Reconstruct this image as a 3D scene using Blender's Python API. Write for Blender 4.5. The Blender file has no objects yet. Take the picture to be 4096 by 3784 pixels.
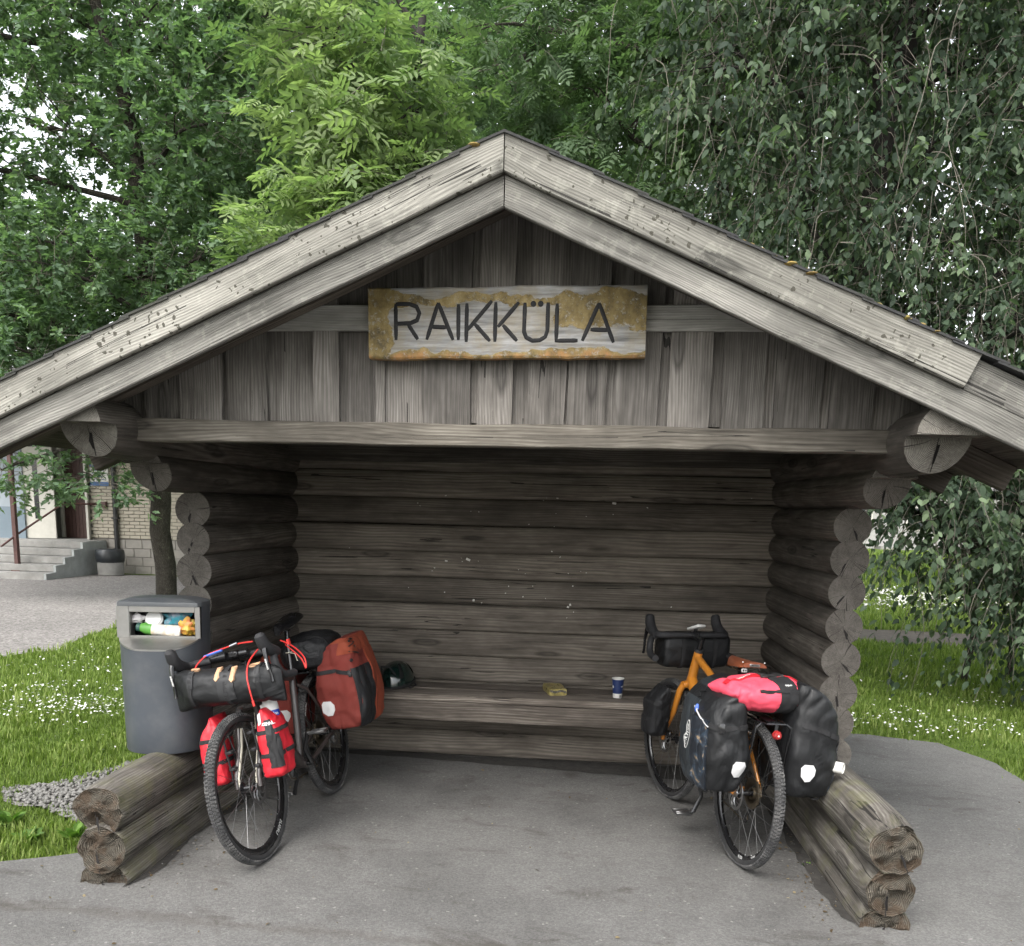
import bpy, bmesh, math, random
import numpy as np
from mathutils import Vector, Matrix, noise, Euler

random.seed(7)
RNG = np.random.default_rng(7)
SC = bpy.context.scene
COL = SC.collection
V = Vector
PI = math.pi

# ------------------------------------------------------------------ camera
H = 1.65
def cam_axes():
    F, PX, PY = 3600.0, 2048.0, 2690.0
    d = V(((2450 - PX) / F, (2045 - PY) / F, 1.0)).normalized()
    e = V(((3450 - PX) / F, (2045 + 25 - PY) / F, 1.0))
    n = d.cross(e).normalized()
    if n.y < 0: n = -n
    r = n.cross(d)
    return Matrix((r, d, -n))          # rows: world axes written in camera space (x right, y down, z forward)
A = cam_axes()
right, down, fwd = A.col[0], A.col[1], A.col[2]
cam = bpy.data.cameras.new('camera')
co = bpy.data.objects.new('camera', cam); COL.objects.link(co)
m = Matrix.Identity(4)
for i in range(3):
    m[i][0] = right[i]; m[i][1] = -down[i]; m[i][2] = -fwd[i]
m.translation = V((0, 0, H))
co.matrix_world = m
cam.sensor_fit = 'HORIZONTAL'; cam.sensor_width = 36.0
cam.lens = 36.0 * 3600 / 4096
cam.shift_y = (2690 - 1892) / 4096
cam.clip_start = 0.05; cam.clip_end = 500
SC.camera = co

# ------------------------------------------------------------------ sky, sun, exposure
SUN_EL, SUN_AZ = math.radians(52), math.radians(195)     # high, behind the viewer: overcast
w = bpy.data.worlds.new('World'); SC.world = w; w.use_nodes = True
nt = w.node_tree; nt.nodes.clear()
sky = nt.nodes.new('ShaderNodeTexSky'); sky.sky_type = 'NISHITA'; sky.sun_disc = False
sky.sun_elevation = SUN_EL; sky.sun_rotation = SUN_AZ; sky.dust_density = 4.0; sky.air_density = 1.4; sky.ozone_density = 1.0
hs = nt.nodes.new('ShaderNodeHueSaturation'); hs.inputs['Saturation'].default_value = 0.22; hs.inputs['Value'].default_value = 1.15
bg = nt.nodes.new('ShaderNodeBackground'); bg.inputs['Strength'].default_value = 0.15
out = nt.nodes.new('ShaderNodeOutputWorld')
nt.links.new(sky.outputs[0], hs.inputs['Color']); nt.links.new(hs.outputs[0], bg.inputs['Color']); nt.links.new(bg.outputs[0], out.inputs[0])
sun = bpy.data.lights.new('sun', 'SUN'); sun.energy = 0.6; sun.angle = math.radians(35); sun.color = (1.0, 0.97, 0.92)
so = bpy.data.objects.new('sun', sun); COL.objects.link(so)
sd = V((math.sin(SUN_AZ) * math.cos(SUN_EL), math.cos(SUN_AZ) * math.cos(SUN_EL), math.sin(SUN_EL)))
so.rotation_euler = sd.to_track_quat('Z', 'Y').to_euler()
so.location = (0, -10, 20)
SC.view_settings.view_transform = 'Standard'; SC.view_settings.look = 'None'
SC.view_settings.gamma = 1.0; SC.view_settings.use_curve_mapping = False
SC.view_settings.exposure = 1.65
SC.render.engine = 'CYCLES'
SC.cycles.max_bounces = 5; SC.cycles.diffuse_bounces = 4; SC.cycles.glossy_bounces = 2; SC.cycles.transmission_bounces = 2
SC.cycles.use_adaptive_sampling = True; SC.cycles.adaptive_threshold = 0.03

# ------------------------------------------------------------------ object helpers
WM = {}                                            # object name -> world matrix
def link(o, parent=None, world=None):
    COL.objects.link(o)
    world = world or Matrix.Identity(4)
    if parent is not None:
        o.parent = parent
        o.matrix_parent_inverse = Matrix.Identity(4)
        o.matrix_basis = WM[parent.name].inverted() @ world
    else:
        o.matrix_basis = world
    WM[o.name] = world.copy()
    return o
def tag(o, label=None, cat=None, group=None, kind=None):
    if label: o['label'] = label
    if cat: o['category'] = cat
    if group: o['group'] = group
    if kind: o['kind'] = kind
    return o
def empty(name, loc, label, cat, group=None, mat=None):
    o = bpy.data.objects.new(name, None); o.empty_display_size = 0.1
    link(o, None, mat if mat is not None else Matrix.Translation(V(loc)))
    return tag(o, label, cat, group)

def frame_from(x, up=(0, 0, 1), origin=(0, 0, 0)):
    x = V(x).normalized(); up = V(up)
    y = up.cross(x)
    if y.length < 1e-5: y = V((0, 1, 0)).cross(x)
    y.normalize(); z = x.cross(y)
    M = Matrix.Identity(4)
    for i in range(3):
        M[i][0] = x[i]; M[i][1] = y[i]; M[i][2] = z[i]; M[i][3] = origin[i]
    return M

class MB:
    """collects geometry for ONE mesh object"""
    def __init__(s): s.v = []; s.f = []; s.mi = []; s.m = 0
    def add(s, vs, fs):
        b = len(s.v); s.v += [tuple(p) for p in vs]
        for f in fs: s.f.append([b + i for i in f]); s.mi.append(s.m)
        return b
    def box(s, c, size, M=None, bev=0.0):
        hx, hy, hz = [q / 2 for q in size]
        if bev > 0:
            bev = min(bev, hx * .9, hy * .9, hz * .9)
            vs = []; idx = {}
            for sx in (-1, 1):
                for sy in (-1, 1):
                    for sz in (-1, 1):
                        for k in range(3):
                            p = [sx * (hx - bev), sy * (hy - bev), sz * (hz - bev)]
                            p[k] = (sx * hx, sy * hy, sz * hz)[k]
                            idx[(sx, sy, sz, k)] = len(vs); vs.append(V(p))
            fs = []
            for k in range(3):
                for sg in (-1, 1):
                    o = [(a, b) for a, b in ((-1, -1), (1, -1), (1, 1), (-1, 1))]
                    f = []
                    for a, b in o:
                        t = [0, 0, 0]; t[k] = sg; t[(k + 1) % 3] = a; t[(k + 2) % 3] = b
                        f.append(idx[(t[0], t[1], t[2], k)])
                    fs.append(f if sg > 0 else f[::-1])
            for k in range(3):
                i, j = (k + 1) % 3, (k + 2) % 3
                for a in (-1, 1):
                    for b in (-1, 1):
                        t0 = [0, 0, 0]; t0[k] = -1; t0[i] = a; t0[j] = b
                        t1 = list(t0); t1[k] = 1
                        f = [idx[(*t0, i)], idx[(*t1, i)], idx[(*t1, j)], idx[(*t0, j)]]
                        fs.append(f if a * b < 0 else f[::-1])
            for sx in (-1, 1):
                for sy in (-1, 1):
                    for sz in (-1, 1):
                        f = [idx[(sx, sy, sz, k)] for k in range(3)]
                        fs.append(f if sx * sy * sz > 0 else f[::-1])
        else:
            vs = [V((x, y, z)) for x in (-hx, hx) for y in (-hy, hy) for z in (-hz, hz)]
            fs = [[0, 1, 3, 2], [4, 6, 7, 5], [0, 4, 5, 1], [2, 3, 7, 6], [0, 2, 6, 4], [1, 5, 7, 3]]
        c = V(c)
        vs = [(M @ p if M is not None else p) + c for p in vs]
        s.add(vs, fs); return s
    def loft(s, rings, closed=True, cap0=True, cap1=True, wrap=False):
        n = len(rings[0]); vs = [p for r in rings for p in r]; fs = []
        R = len(rings)
        for i in range(R if wrap else R - 1):
            for j in range(n if closed else n - 1):
                a = i * n + j; b = i * n + (j + 1) % n; i2 = (i + 1) % R
                fs.append([a, b, i2 * n + (j + 1) % n, i2 * n + j])
        if not wrap and closed:
            if cap0: fs.append(list(range(n))[::-1])
            if cap1: fs.append([(R - 1) * n + j for j in range(n)])
        s.add(vs, fs); return s
    def tube(s, path, r, n=8, closed=False, sy=1.0, up=(0, 0, 1), caps=True):
        path = [V(p) for p in path]; N = len(path)
        rr = r if isinstance(r, (list, tuple)) else [r] * N
        rings = []; prev = None
        for i, p in enumerate(path):
            if closed: t = (path[(i + 1) % N] - path[i - 1])
            elif i == 0: t = path[1] - p
            elif i == N - 1: t = p - path[i - 1]
            else: t = (path[i + 1] - p).normalized() + (p - path[i - 1]).normalized()
            t.normalize()
            if prev is None:
                a = V(up).cross(t)
                if a.length < 1e-3: a = V((1, 0, 0)).cross(t)
            else: a = prev - t * prev.dot(t)
            a.normalize(); prev = a; b = t.cross(a)
            rings.append([p + (a * math.cos(q) + b * math.sin(q) * sy) * rr[i] for q in (2 * PI * k / n for k in range(n))])
        s.loft(rings, True, caps, caps, wrap=closed); return s
    def lathe(s, prof, M=None, n=32, a0=0, a1=2 * PI):
        """prof: list of (radius, height) ; axis = local z"""
        full = abs(a1 - a0 - 2 * PI) < 1e-6
        rings = []
        cnt = n if full else n + 1
        for k in range(cnt):
            q = a0 + (a1 - a0) * k / n
            ring = [V((r * math.cos(q), r * math.sin(q), h)) for r, h in prof]
            rings.append([M @ p for p in ring] if M is not None else ring)
        s.loft(rings, False, False, False, wrap=full); return s
    def prism(s, poly, M, depth):
        n = len(poly)
        vs = [M @ V((x, y, 0)) for x, y in poly] + [M @ V((x, y, depth)) for x, y in poly]
        fs = [list(range(n))[::-1], list(range(n, 2 * n))] + [[i, (i + 1) % n, n + (i + 1) % n, n + i] for i in range(n)]
        s.add(vs, fs); return s
    def ball(s, c, r, nu=12, nv=8, M=None):
        r = r if isinstance(r, (tuple, list)) else (r, r, r)
        rings = []
        for i in range(nv + 1):
            t = PI * i / nv; t = min(max(t, .02), PI - .02)
            ring = [V((r[0] * math.sin(t) * math.cos(q), r[1] * math.sin(t) * math.sin(q), -r[2] * math.cos(t))) for q in (2 * PI * k / nu for k in range(nu))]
            rings.append([(M @ p if M is not None else p) + V(c) for p in ring])
        s.loft(rings); return s
    def mesh(s, name, mats, sharp=40):
        me = bpy.data.meshes.new(name)
        me.from_pydata(s.v, [], s.f)
        mats = mats if isinstance(mats, (list, tuple)) else [mats]
        for q in mats: me.materials.append(M_[q] if isinstance(q, str) else q)
        me.polygons.foreach_set('material_index', s.mi)
        me.polygons.foreach_set('use_smooth', [True] * len(s.f))
        me.update()
        bm = bmesh.new(); bm.from_mesh(me); bmesh.ops.recalc_face_normals(bm, faces=bm.faces); bm.to_mesh(me); bm.free()
        me.set_sharp_from_angle(angle=math.radians(sharp))
        return me
    def build(s, name, mats, parent=None, world=None, sharp=40):
        o = bpy.data.objects.new(name, s.mesh(name, mats, sharp))
        return link(o, parent, world)

def np_mesh(name, verts, faces, mat, parent=None, attrs=None, smooth=False, world=None):
    """verts (n,3); faces (m,k) one k"""
    me = bpy.data.meshes.new(name)
    n, (mf, k) = len(verts), faces.shape
    me.vertices.add(n); me.vertices.foreach_set('co', verts.astype(np.float32).ravel())
    me.loops.add(mf * k); me.loops.foreach_set('vertex_index', faces.astype(np.int32).ravel())
    me.polygons.add(mf); me.polygons.foreach_set('loop_start', np.arange(0, mf * k, k, dtype=np.int32))
    me.update(calc_edges=True)
    if smooth: me.polygons.foreach_set('use_smooth', np.ones(mf, dtype=bool))
    me.materials.append(M_[mat])
    for an, av in (attrs or {}).items():
        at = me.attributes.new(an, 'FLOAT', 'POINT'); at.data.foreach_set('value', av.astype(np.float32))
    return link(bpy.data.objects.new(name, me), parent, world)

def text_geo(body, size=1.0, bold=0.0):
    cu = bpy.data.curves.new('lettering', 'FONT'); cu.body = body; cu.size = size; cu.align_x = 'CENTER'; cu.align_y = 'CENTER'
    cu.offset = bold; cu.resolution_u = 3
    o = bpy.data.objects.new('lettering', cu); COL.objects.link(o)
    dg = bpy.context.evaluated_depsgraph_get(); me = bpy.data.meshes.new_from_object(o.evaluated_get(dg))
    vs = [v.co.copy() for v in me.vertices]; fs = [list(p.vertices) for p in me.polygons]
    bpy.data.objects.remove(o); bpy.data.meshes.remove(me); bpy.data.curves.remove(cu)
    return vs, fs
def lettering(body, size, mapper, mat, parent, world=None, bold=0.0, name='lettering'):
    vs, fs = text_geo(body, size, bold)
    mb = MB(); mb.add([mapper(p.x, p.y) for p in vs], fs)
    return mb.build(name, mat, parent, world)

def sn(p, sc=1.0, off=0.0):
    return noise.noise(V(p) * sc + V((off, off * 1.7, off * .6)))
# ------------------------------------------------------------------ materials
M_ = {}
class NT:
    def __init__(s, name):
        s.m = bpy.data.materials.new(name); s.m.use_nodes = True; s.t = s.m.node_tree; s.t.nodes.clear()
        s.out = s.t.nodes.new('ShaderNodeOutputMaterial'); M_[name] = s.m
    def n(s, typ, props=None, **ins):
        nd = s.t.nodes.new('ShaderNode' + typ)
        for k, v in (props or {}).items(): setattr(nd, k, v)
        for k, v in ins.items():
            key = k.replace('_', ' ')
            if key not in nd.inputs and k[0] == 'i' and k[1:].isdigit(): sock = nd.inputs[int(k[1:])]
            else: sock = nd.inputs[key]
            s.set(sock, v)
        return nd
    def set(s, sock, v):
        if isinstance(v, bpy.types.NodeSocket): s.t.links.new(v, sock)
        elif isinstance(v, bpy.types.Node): s.t.links.new(v.outputs[0], sock)
        else:
            if sock.type == 'RGBA' and len(v) == 3: v = (*v, 1)
            sock.default_value = v
    def math(s, op, a, b=0.0, clamp=False):
        nd = s.n('Math', dict(operation=op, use_clamp=clamp)); s.set(nd.inputs[0], a); s.set(nd.inputs[1], b); return nd.outputs[0]
    def vmath(s, op, a, b=(0, 0, 0)):
        nd = s.n('VectorMath', dict(operation=op)); s.set(nd.inputs[0], a); s.set(nd.inputs[1], b); return nd.outputs[0]
    def noise(s, vec, scale=5.0, detail=4.0, rough=.55, dist=0.0):
        nd = s.n('TexNoise', None, Vector=vec, Scale=scale, Detail=detail, Roughness=rough, Distortion=dist); return nd.outputs[0]
    def ramp(s, fac, stops, interp='LINEAR'):
        nd = s.n('ValToRGB'); cr = nd.color_ramp; cr.interpolation = interp
        while len(cr.elements) < len(stops): cr.elements.new(.5)
        for e, (p, c) in zip(cr.elements, stops):
            e.position = p; e.color = (*c, 1) if isinstance(c, (tuple, list)) else (c, c, c, 1)
        s.set(nd.inputs[0], fac); return nd.outputs[0]
    def mix(s, fac, a, b, blend='MIX'):
        nd = s.n('Mix', dict(data_type='RGBA', blend_type=blend)); s.set(nd.inputs[0], fac); s.set(nd.inputs[6], a); s.set(nd.inputs[7], b); return nd.outputs[2]
    def bump(s, h, strength=.3, dist=.01):
        return s.n('Bump', None, Height=h, Strength=strength, Distance=dist).outputs[0]
    def bsdf(s, **k):
        b = s.n('BsdfPrincipled', None, **k); s.t.links.new(b.outputs[0], s.out.inputs[0]); return b
    def obj(s): return s.n('TexCoord').outputs['Object']
    def rnd(s): return s.n('ObjectInfo').outputs['Random']

def wood(name, dark, mid, light, ring=22.0, rough=.85, lichen=0.0, spots=0.0, moss=0.0, scale=1.0, crack=1.0):
    dark, mid, light = (tuple(q * .76 for q in c_) for c_ in (dark, mid, light))
    t = NT(name); tc = t.obj(); r = t.rnd()
    off = t.vmath('SCALE', (37.0, 0.9, 0.7)); t.set(off.node.inputs['Scale'], r)
    v = t.vmath('ADD', tc, off)
    low = t.n('TexNoise', None, Vector=t.vmath('MULTIPLY', v, (.9, 3.5, 3.5)), Scale=1.2, Detail=2.0).outputs['Color']
    lowv = t.vmath('SCALE', t.vmath('SUBTRACT', low, (.5, .5, .5))); t.set(lowv.node.inputs['Scale'], .065)
    vr = t.vmath('ADD', t.vmath('MULTIPLY', v, (.06, 1, 1)), lowv)
    wv = t.n('TexWave', dict(wave_type='RINGS', rings_direction='X', wave_profile='SIN'), Vector=vr, Scale=ring * 1.7, Distortion=.5, Detail=2.0, Detail_Scale=1.5).outputs['Fac']
    st = t.noise(t.vmath('MULTIPLY', v, (1.8 * scale, 70 * scale, 70 * scale)), 1.0, 5, .66)
    fine = t.noise(t.vmath('MULTIPLY', v, (9, 260, 260)), 1.0, 3, .6)
    blot = t.noise(t.vmath('MULTIPLY', v, (1.1, 3.2, 3.2)), 1.6, 4, .66)
    g = t.math('ADD', t.math('MULTIPLY', t.math('MULTIPLY', wv, t.ramp(blot, [(.4, .25), (.65, 1.0)])), .24), t.math('ADD', t.math('MULTIPLY', st, .80), t.math('MULTIPLY', fine, .25)))
    col = t.ramp(g, [(.33, dark), (.61, mid), (.90, light)])
    tone = t.math('ADD', .74, t.math('MULTIPLY', r, .46))
    col = t.mix(1.0, col, t.ramp(blot, [(.25, .52), (.55, 1.0), (.8, 1.22)]), 'MULTIPLY')
    tn = t.n('CombineColor'); [t.set(tn.inputs[i], tone) for i in range(3)]
    col = t.mix(1.0, col, tn.outputs[0], 'MULTIPLY')
    # knots
    vo = t.n('TexVoronoi', dict(feature='F1'), Vector=t.vmath('MULTIPLY', v, (1.5, 6.5, 6.5)), Scale=.9).outputs['Distance']
    kn = t.math('LESS_THAN', vo, .12)
    kd = t.ramp(vo, [(.0, .35), (.09, .7), (.12, .45), (.17, 1.0)])
    col = t.mix(1.0, col, kd, 'MULTIPLY')
    # drying cracks along the grain
    cn = t.noise(t.vmath('MULTIPLY', v, (.28, 19, 19)), 1.0, 2, .5, .1)
    ck = t.math('LESS_THAN', t.math('ABSOLUTE', t.math('SUBTRACT', cn, .5)), .0045 * crack)
    gate = t.math('GREATER_THAN', t.noise(t.vmath('MULTIPLY', v, (.9, 2, 2)), 2.0, 2), .52)
    ck = t.math('MULTIPLY', ck, gate)
    col = t.mix(t.math('MULTIPLY', ck, .85), col, (.012, .011, .010))
    if lichen:
        ln = t.noise(tc, 26.0, 6, .7)
        lm = t.math('MULTIPLY', t.math('GREATER_THAN', t.noise(tc, 3.5, 4, .6), .5), t.ramp(ln, [(.52, 0.0), (.60, 1.0)]))
        col = t.mix(t.math('MULTIPLY', lm, lichen), col, (.50, .50, .42))
    if spots:
        sv = t.n('TexVoronoi', dict(feature='F1'), Vector=t.vmath('ADD', tc, t.vmath('MULTIPLY', t.n('TexNoise', None, Vector=tc, Scale=45.0).outputs['Color'], (.03, .03, .03))), Scale=42.0, Randomness=1.0)
        pick = t.math('GREATER_THAN', t.noise(tc, 2.6, 5, .65), .50)
        cellsz = t.math('MULTIPLY', t.n('SeparateColor', None, Color=sv.outputs['Color']).outputs[0], .42)
        sm = t.math('MULTIPLY', t.math('LESS_THAN', sv.outputs['Distance'], cellsz), pick)
        col = t.mix(t.math('MULTIPLY', sm, spots), col, (.045, .042, .032))
    if moss:
        mm = t.ramp(t.noise(tc, 6.0, 6, .65), [(.5, 0.0), (.68, 1.0)])
        col = t.mix(t.math('MULTIPLY', mm, moss), col, (.13, .135, .045))
    h = t.math('SUBTRACT', t.math('ADD', t.math('MULTIPLY', st, .9), t.math('ADD', t.math('MULTIPLY', wv, .22), t.math('MULTIPLY', fine, .35))), t.math('MULTIPLY', ck, 1.5))
    t.bsdf(Base_Color=col, Roughness=rough, Normal=t.bump(h, .55, .006), Specular_IOR_Level=.25)

def endgrain(name, c0, c1, c2, ring=60.0, rot=0.0):
    c0, c1, c2 = (tuple(q * .62 for q in c_) for c_ in (c0, c1, c2))
    t = NT(name); tc = t.obj(); r = t.rnd()
    yz = t.vmath('MULTIPLY', tc, (0.0, 1, 1))
    nz = t.vmath('SCALE', t.vmath('SUBTRACT', t.n('TexNoise', None, Vector=tc, Scale=9.0, Detail=3.0).outputs['Color'], (.5, .5, .5))); t.set(nz.node.inputs['Scale'], .035)
    p = t.vmath('ADD', yz, nz)
    wv = t.n('TexWave', dict(wave_type='RINGS', rings_direction='X'), Vector=p, Scale=ring, Distortion=.6, Detail=2.0).outputs['Fac']
    sp = t.n('SeparateXYZ', None, Vector=p)
    ang = t.math('ARCTAN2', sp.outputs[1], sp.outputs[2])
    rad = t.n('VectorMath', dict(operation='LENGTH')); t.set(rad.inputs[0], yz); rad = rad.outputs['Value']
    an = t.n('CombineXYZ', None, X=t.math('MULTIPLY', t.math('COSINE', ang), .9), Y=t.math('MULTIPLY', t.math('SINE', ang), .9), Z=t.math('MULTIPLY', r, 50))
    rn = t.noise(an, 2.4, 2, .5)
    ck = t.math('MULTIPLY', t.math('LESS_THAN', t.math('ABSOLUTE', t.math('SUBTRACT', rn, .5)), .0045), t.math('GREATER_THAN', rad, .022))
    grit = t.noise(tc, 90.0, 5, .7); blot = t.noise(t.vmath('ADD', tc, t.n('CombineXYZ', None, X=t.math('MULTIPLY', r, 31)).outputs[0]), 11.0, 5, .68)
    g = t.math('ADD', t.math('MULTIPLY', wv, .30), t.math('ADD', t.math('MULTIPLY', grit, .4), t.math('MULTIPLY', blot, .62)))
    col = t.ramp(g, [(.35, c0), (.65, c1), (.95, c2)])
    col = t.mix(t.math('MULTIPLY', ck, .8), col, (.015, .013, .011))
    if rot:
        rm = t.ramp(blot, [(.44, 0.0), (.58, 1.0)])
        col = t.mix(t.math('MULTIPLY', rm, rot), col, t.mix(grit, (.030, .020, .013), (.17, .115, .075)))
    h = t.math('SUBTRACT', t.math('ADD', t.math('MULTIPLY', wv, .3), t.math('ADD', grit, t.math('MULTIPLY', blot, 1.4 if rot else .4))), t.math('MULTIPLY', ck, 2))
    t.bsdf(Base_Color=col, Roughness=.9, Normal=t.bump(h, 1.0 if rot else .5, .03 if rot else .006), Specular_IOR_Level=.2)

def plain(name, col, rough=.5, metal=0.0, var=.15, vs=8.0, bump=0.0, bs=60.0, dirt=None, dirt_amt=.0, coat=0.0, spec=.5, dscale=4.0, trans=None):
    col = tuple(q * .80 for q in col)
    if dirt: dirt = tuple(q * .80 for q in dirt)
    t = NT(name); tc = t.obj()
    n = t.noise(tc, vs, 5, .6)
    c = t.mix(1.0, col, t.ramp(n, [(.25, 1 - var), (.75, 1 + var)]), 'MULTIPLY')
    if dirt:
        dm = t.ramp(t.noise(tc, dscale, 6, .68), [(.45, 0.0), (.72, 1.0)])
        c = t.mix(t.math('MULTIPLY', dm, dirt_amt), c, dirt)
    kw = {}
    if bump: kw['Normal'] = t.bump(t.noise(tc, bs, 4, .6), bump, .004)
    rg = t.math('ADD', rough - .06, t.math('MULTIPLY', t.noise(tc, vs * 2.3, 4), .14))
    t.bsdf(Base_Color=c, Roughness=rg, Metallic=metal, Coat_Weight=coat, Coat_Roughness=.15, Specular_IOR_Level=spec, **kw)

def fabric(name, col, rough=.75, wr=.35, weave=700.0, wscale=9.0, spec=.35):
    col = tuple(q * .82 for q in col)
    t = NT(name); tc = t.obj()
    f = t.noise(tc, 6.0, 5, .6); fol = t.noise(t.vmath('MULTIPLY', tc, (1, 1, .45)), wscale, 3, .5, .8)
    c = t.mix(1.0, col, t.ramp(f, [(.3, .8), (.7, 1.15)]), 'MULTIPLY')
    h = t.math('ADD', t.math('MULTIPLY', fol, 1.0), t.math('MULTIPLY', t.noise(tc, weave, 1), .02))
    t.bsdf(Base_Color=c, Roughness=rough, Normal=t.bump(h, wr, .03), Specular_IOR_Level=spec)

def leafmat(name, a, b, c, transl=.35, under=1.25):
    t = NT(name)
    at = t.n('Attribute', dict(attribute_name='tint')).outputs['Fac']
    col = t.ramp(at, [(0.0, a), (.55, b), (1.0, c)])
    geo = t.n('NewGeometry')
    col = t.mix(t.math('MULTIPLY', geo.outputs['Backfacing'], .35), col, t.mix(1.0, col, (under, under, under * 1.1), 'MULTIPLY'))
    b1 = t.n('BsdfPrincipled', None, Base_Color=col, Roughness=.62, Specular_IOR_Level=.25)
    tr = t.n('BsdfTranslucent', None, Color=t.mix(1.0, col, (1.15, 1.35, .70), 'MULTIPLY'))
    mx = t.n('MixShader'); t.set(mx.inputs[0], transl); t.t.links.new(b1.outputs[0], mx.inputs[1]); t.t.links.new(tr.outputs[0], mx.inputs[2])
    t.t.links.new(mx.outputs[0], t.out.inputs[0])

# weathered timber
wood('wood_fascia', (.135, .13, .115), (.25, .24, .21), (.36, .35, .31), 30, lichen=.12, spots=.9)
wood('wood_fascia_low', (.078, .075, .066), (.185, .178, .16), (.31, .30, .27), 34, lichen=.08)
wood('wood_fascia_rail', (.33, .32, .29), (.50, .485, .445), (.66, .64, .60), 30)
wood('wood_gable', (.088, .080, .071), (.185, .170, .153), (.305, .286, .262), 26)
wood('wood_beam', (.062, .054, .044), (.145, .130, .108), (.26, .24, .205), 20)
wood('wood_log', (.052, .045, .038), (.124, .109, .093), (.225, .202, .175), 16, scale=.8)
wood('wood_back', (.084, .072, .060), (.178, .155, .130), (.30, .268, .23), 14, scale=.7)
wood('wood_bench', (.058, .048, .040), (.160, .136, .114), (.33, .295, .255), 16)
wood('wood_base', (.050, .044, .037), (.155, .141, .122), (.33, .31, .275), 18, moss=.32, crack=2.2)
wood('wood_rafter', (.045, .037, .030), (.105, .088, .072), (.17, .15, .125), 18)
endgrain('end_log', (.050, .044, .038), (.138, .125, .110), (.25, .232, .206))
endgrain('end_base', (.05, .042, .032), (.22, .195, .155), (.44, .40, .33), 50, rot=.8)
endgrain('end_plate', (.07, .063, .053), (.20, .185, .16), (.38, .36, .32))
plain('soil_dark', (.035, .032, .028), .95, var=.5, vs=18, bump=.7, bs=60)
plain('crack_dark', (.012, .010, .009), .95)
# asphalt: light worn aggregate
def asphalt():
    t = NT('asphalt'); tc = t.obj()
    big = t.noise(tc, .9, 5, .6); mid = t.noise(tc, 7.0, 5, .65); grit = t.noise(tc, 160.0, 3, .7)
    vo = t.n('TexVoronoi', None, Vector=tc, Scale=120.0)
    stone = t.n('SeparateColor', None, Color=vo.outputs['Color']).outputs[0]
    g = t.math('ADD', t.math('MULTIPLY', grit, .5), t.math('ADD', t.math('MULTIPLY', stone, .28), t.math('MULTIPLY', mid, .3)))
    col = t.ramp(g, [(.25, (.078, .076, .073)), (.55, (.118, .115, .110)), (.85, (.175, .171, .164))])
    col = t.mix(1.0, col, t.ramp(big, [(.28, .62), (.5, .95), (.72, 1.15)]), 'MULTIPLY')
    # old patch joint across the pavement in front
    sy_ = t.n('SeparateXYZ', None, Vector=tc); jl = t.math('ABSOLUTE', t.math('ADD', t.math('SUBTRACT', sy_.outputs[1], 3.16), t.math('ADD', t.math('MULTIPLY', sy_.outputs[0], .03), t.math('MULTIPLY', t.math('SUBTRACT', mid, .5), .22))))
    col = t.mix(t.math('MULTIPLY', t.ramp(jl, [(.0, 1.0), (.06, 0.0)]), .42), col, (.06, .052, .044))
    # bright stone chips and old stains
    chip = t.math('GREATER_THAN', t.n('SeparateColor', None, Color=t.n('TexVoronoi', None, Vector=tc, Scale=95.0).outputs['Color']).outputs[1], .996)
    col = t.mix(t.math('MULTIPLY', chip, .5), col, (.26, .25, .235))
    st = t.ramp(t.noise(t.vmath('MULTIPLY', tc, (1, 1.8, 1)), 2.3, 6, .7, 1.0), [(.55, 0.0), (.72, 1.0)])
    col = t.mix(t.math('MULTIPLY', st, .7), col, (.046, .040, .034))
    h = t.math('ADD', t.math('MULTIPLY', grit, 1.0), t.math('MULTIPLY', stone, .8))
    t.bsdf(Base_Color=col, Roughness=.9, Normal=t.bump(h, .6, .006), Specular_IOR_Level=.25)
asphalt()
def yard():
    t = NT('yard_gravel'); tc = t.obj()
    vo = t.n('SeparateColor', None, Color=t.n('TexVoronoi', None, Vector=tc, Scale=38.0).outputs['Color']).outputs[0]
    n = t.noise(tc, 20.0, 6, .75); big = t.noise(tc, .5, 5, .6)
    col = t.ramp(t.math('ADD', t.math('MULTIPLY', vo, .4), t.math('MULTIPLY', n, .6)), [(.25, (.085, .078, .072)), (.55, (.175, .163, .153)), (.85, (.31, .295, .278))])
    col = t.mix(1.0, col, t.ramp(big, [(.3, .82), (.7, 1.1)]), 'MULTIPLY')
    t.bsdf(Base_Color=col, Roughness=.95, Normal=t.bump(t.math('ADD', vo, n), .6, .01))
yard()
def lawn():
    t = NT('lawn'); tc = t.obj()
    n = t.noise(tc, 40.0, 6, .75); big = t.noise(tc, .8, 5, .6); pat = t.noise(tc, 5.0, 5, .65)
    col = t.ramp(n, [(.3, (.038, .060, .012)), (.55, (.088, .135, .026)), (.8, (.16, .21, .05))])
    col = t.mix(1.0, col, t.ramp(big, [(.3, .8), (.7, 1.15)]), 'MULTIPLY')
    soil = t.ramp(pat, [(.62, 0.0), (.75, 1.0)])
    col = t.mix(t.math('MULTIPLY', soil, .6), col, (.075, .058, .036))
    t.bsdf(Base_Color=col, Roughness=.95, Normal=t.bump(n, 1.0, .03), Specular_IOR_Level=.1)
lawn()
plain('soil', (.075, .062, .048), .95, var=.4, vs=12, bump=.6, bs=40)
plain('stone', (.165, .16, .15), .88, var=.55, vs=55, bump=.3)
leafmat('grass_blade', (.066, .106, .018), (.132, .190, .036), (.25, .285, .10), .45)
leafmat('weed_leaf', (.055, .11, .02), (.09, .17, .03), (.15, .24, .05), .35)
leafmat('leaf_oak', (.080, .128, .076), (.118, .182, .102), (.172, .250, .134), .50)
leafmat('leaf_ash', (.064, .106, .046), (.124, .178, .076), (.225, .285, .135), .45)
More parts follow.
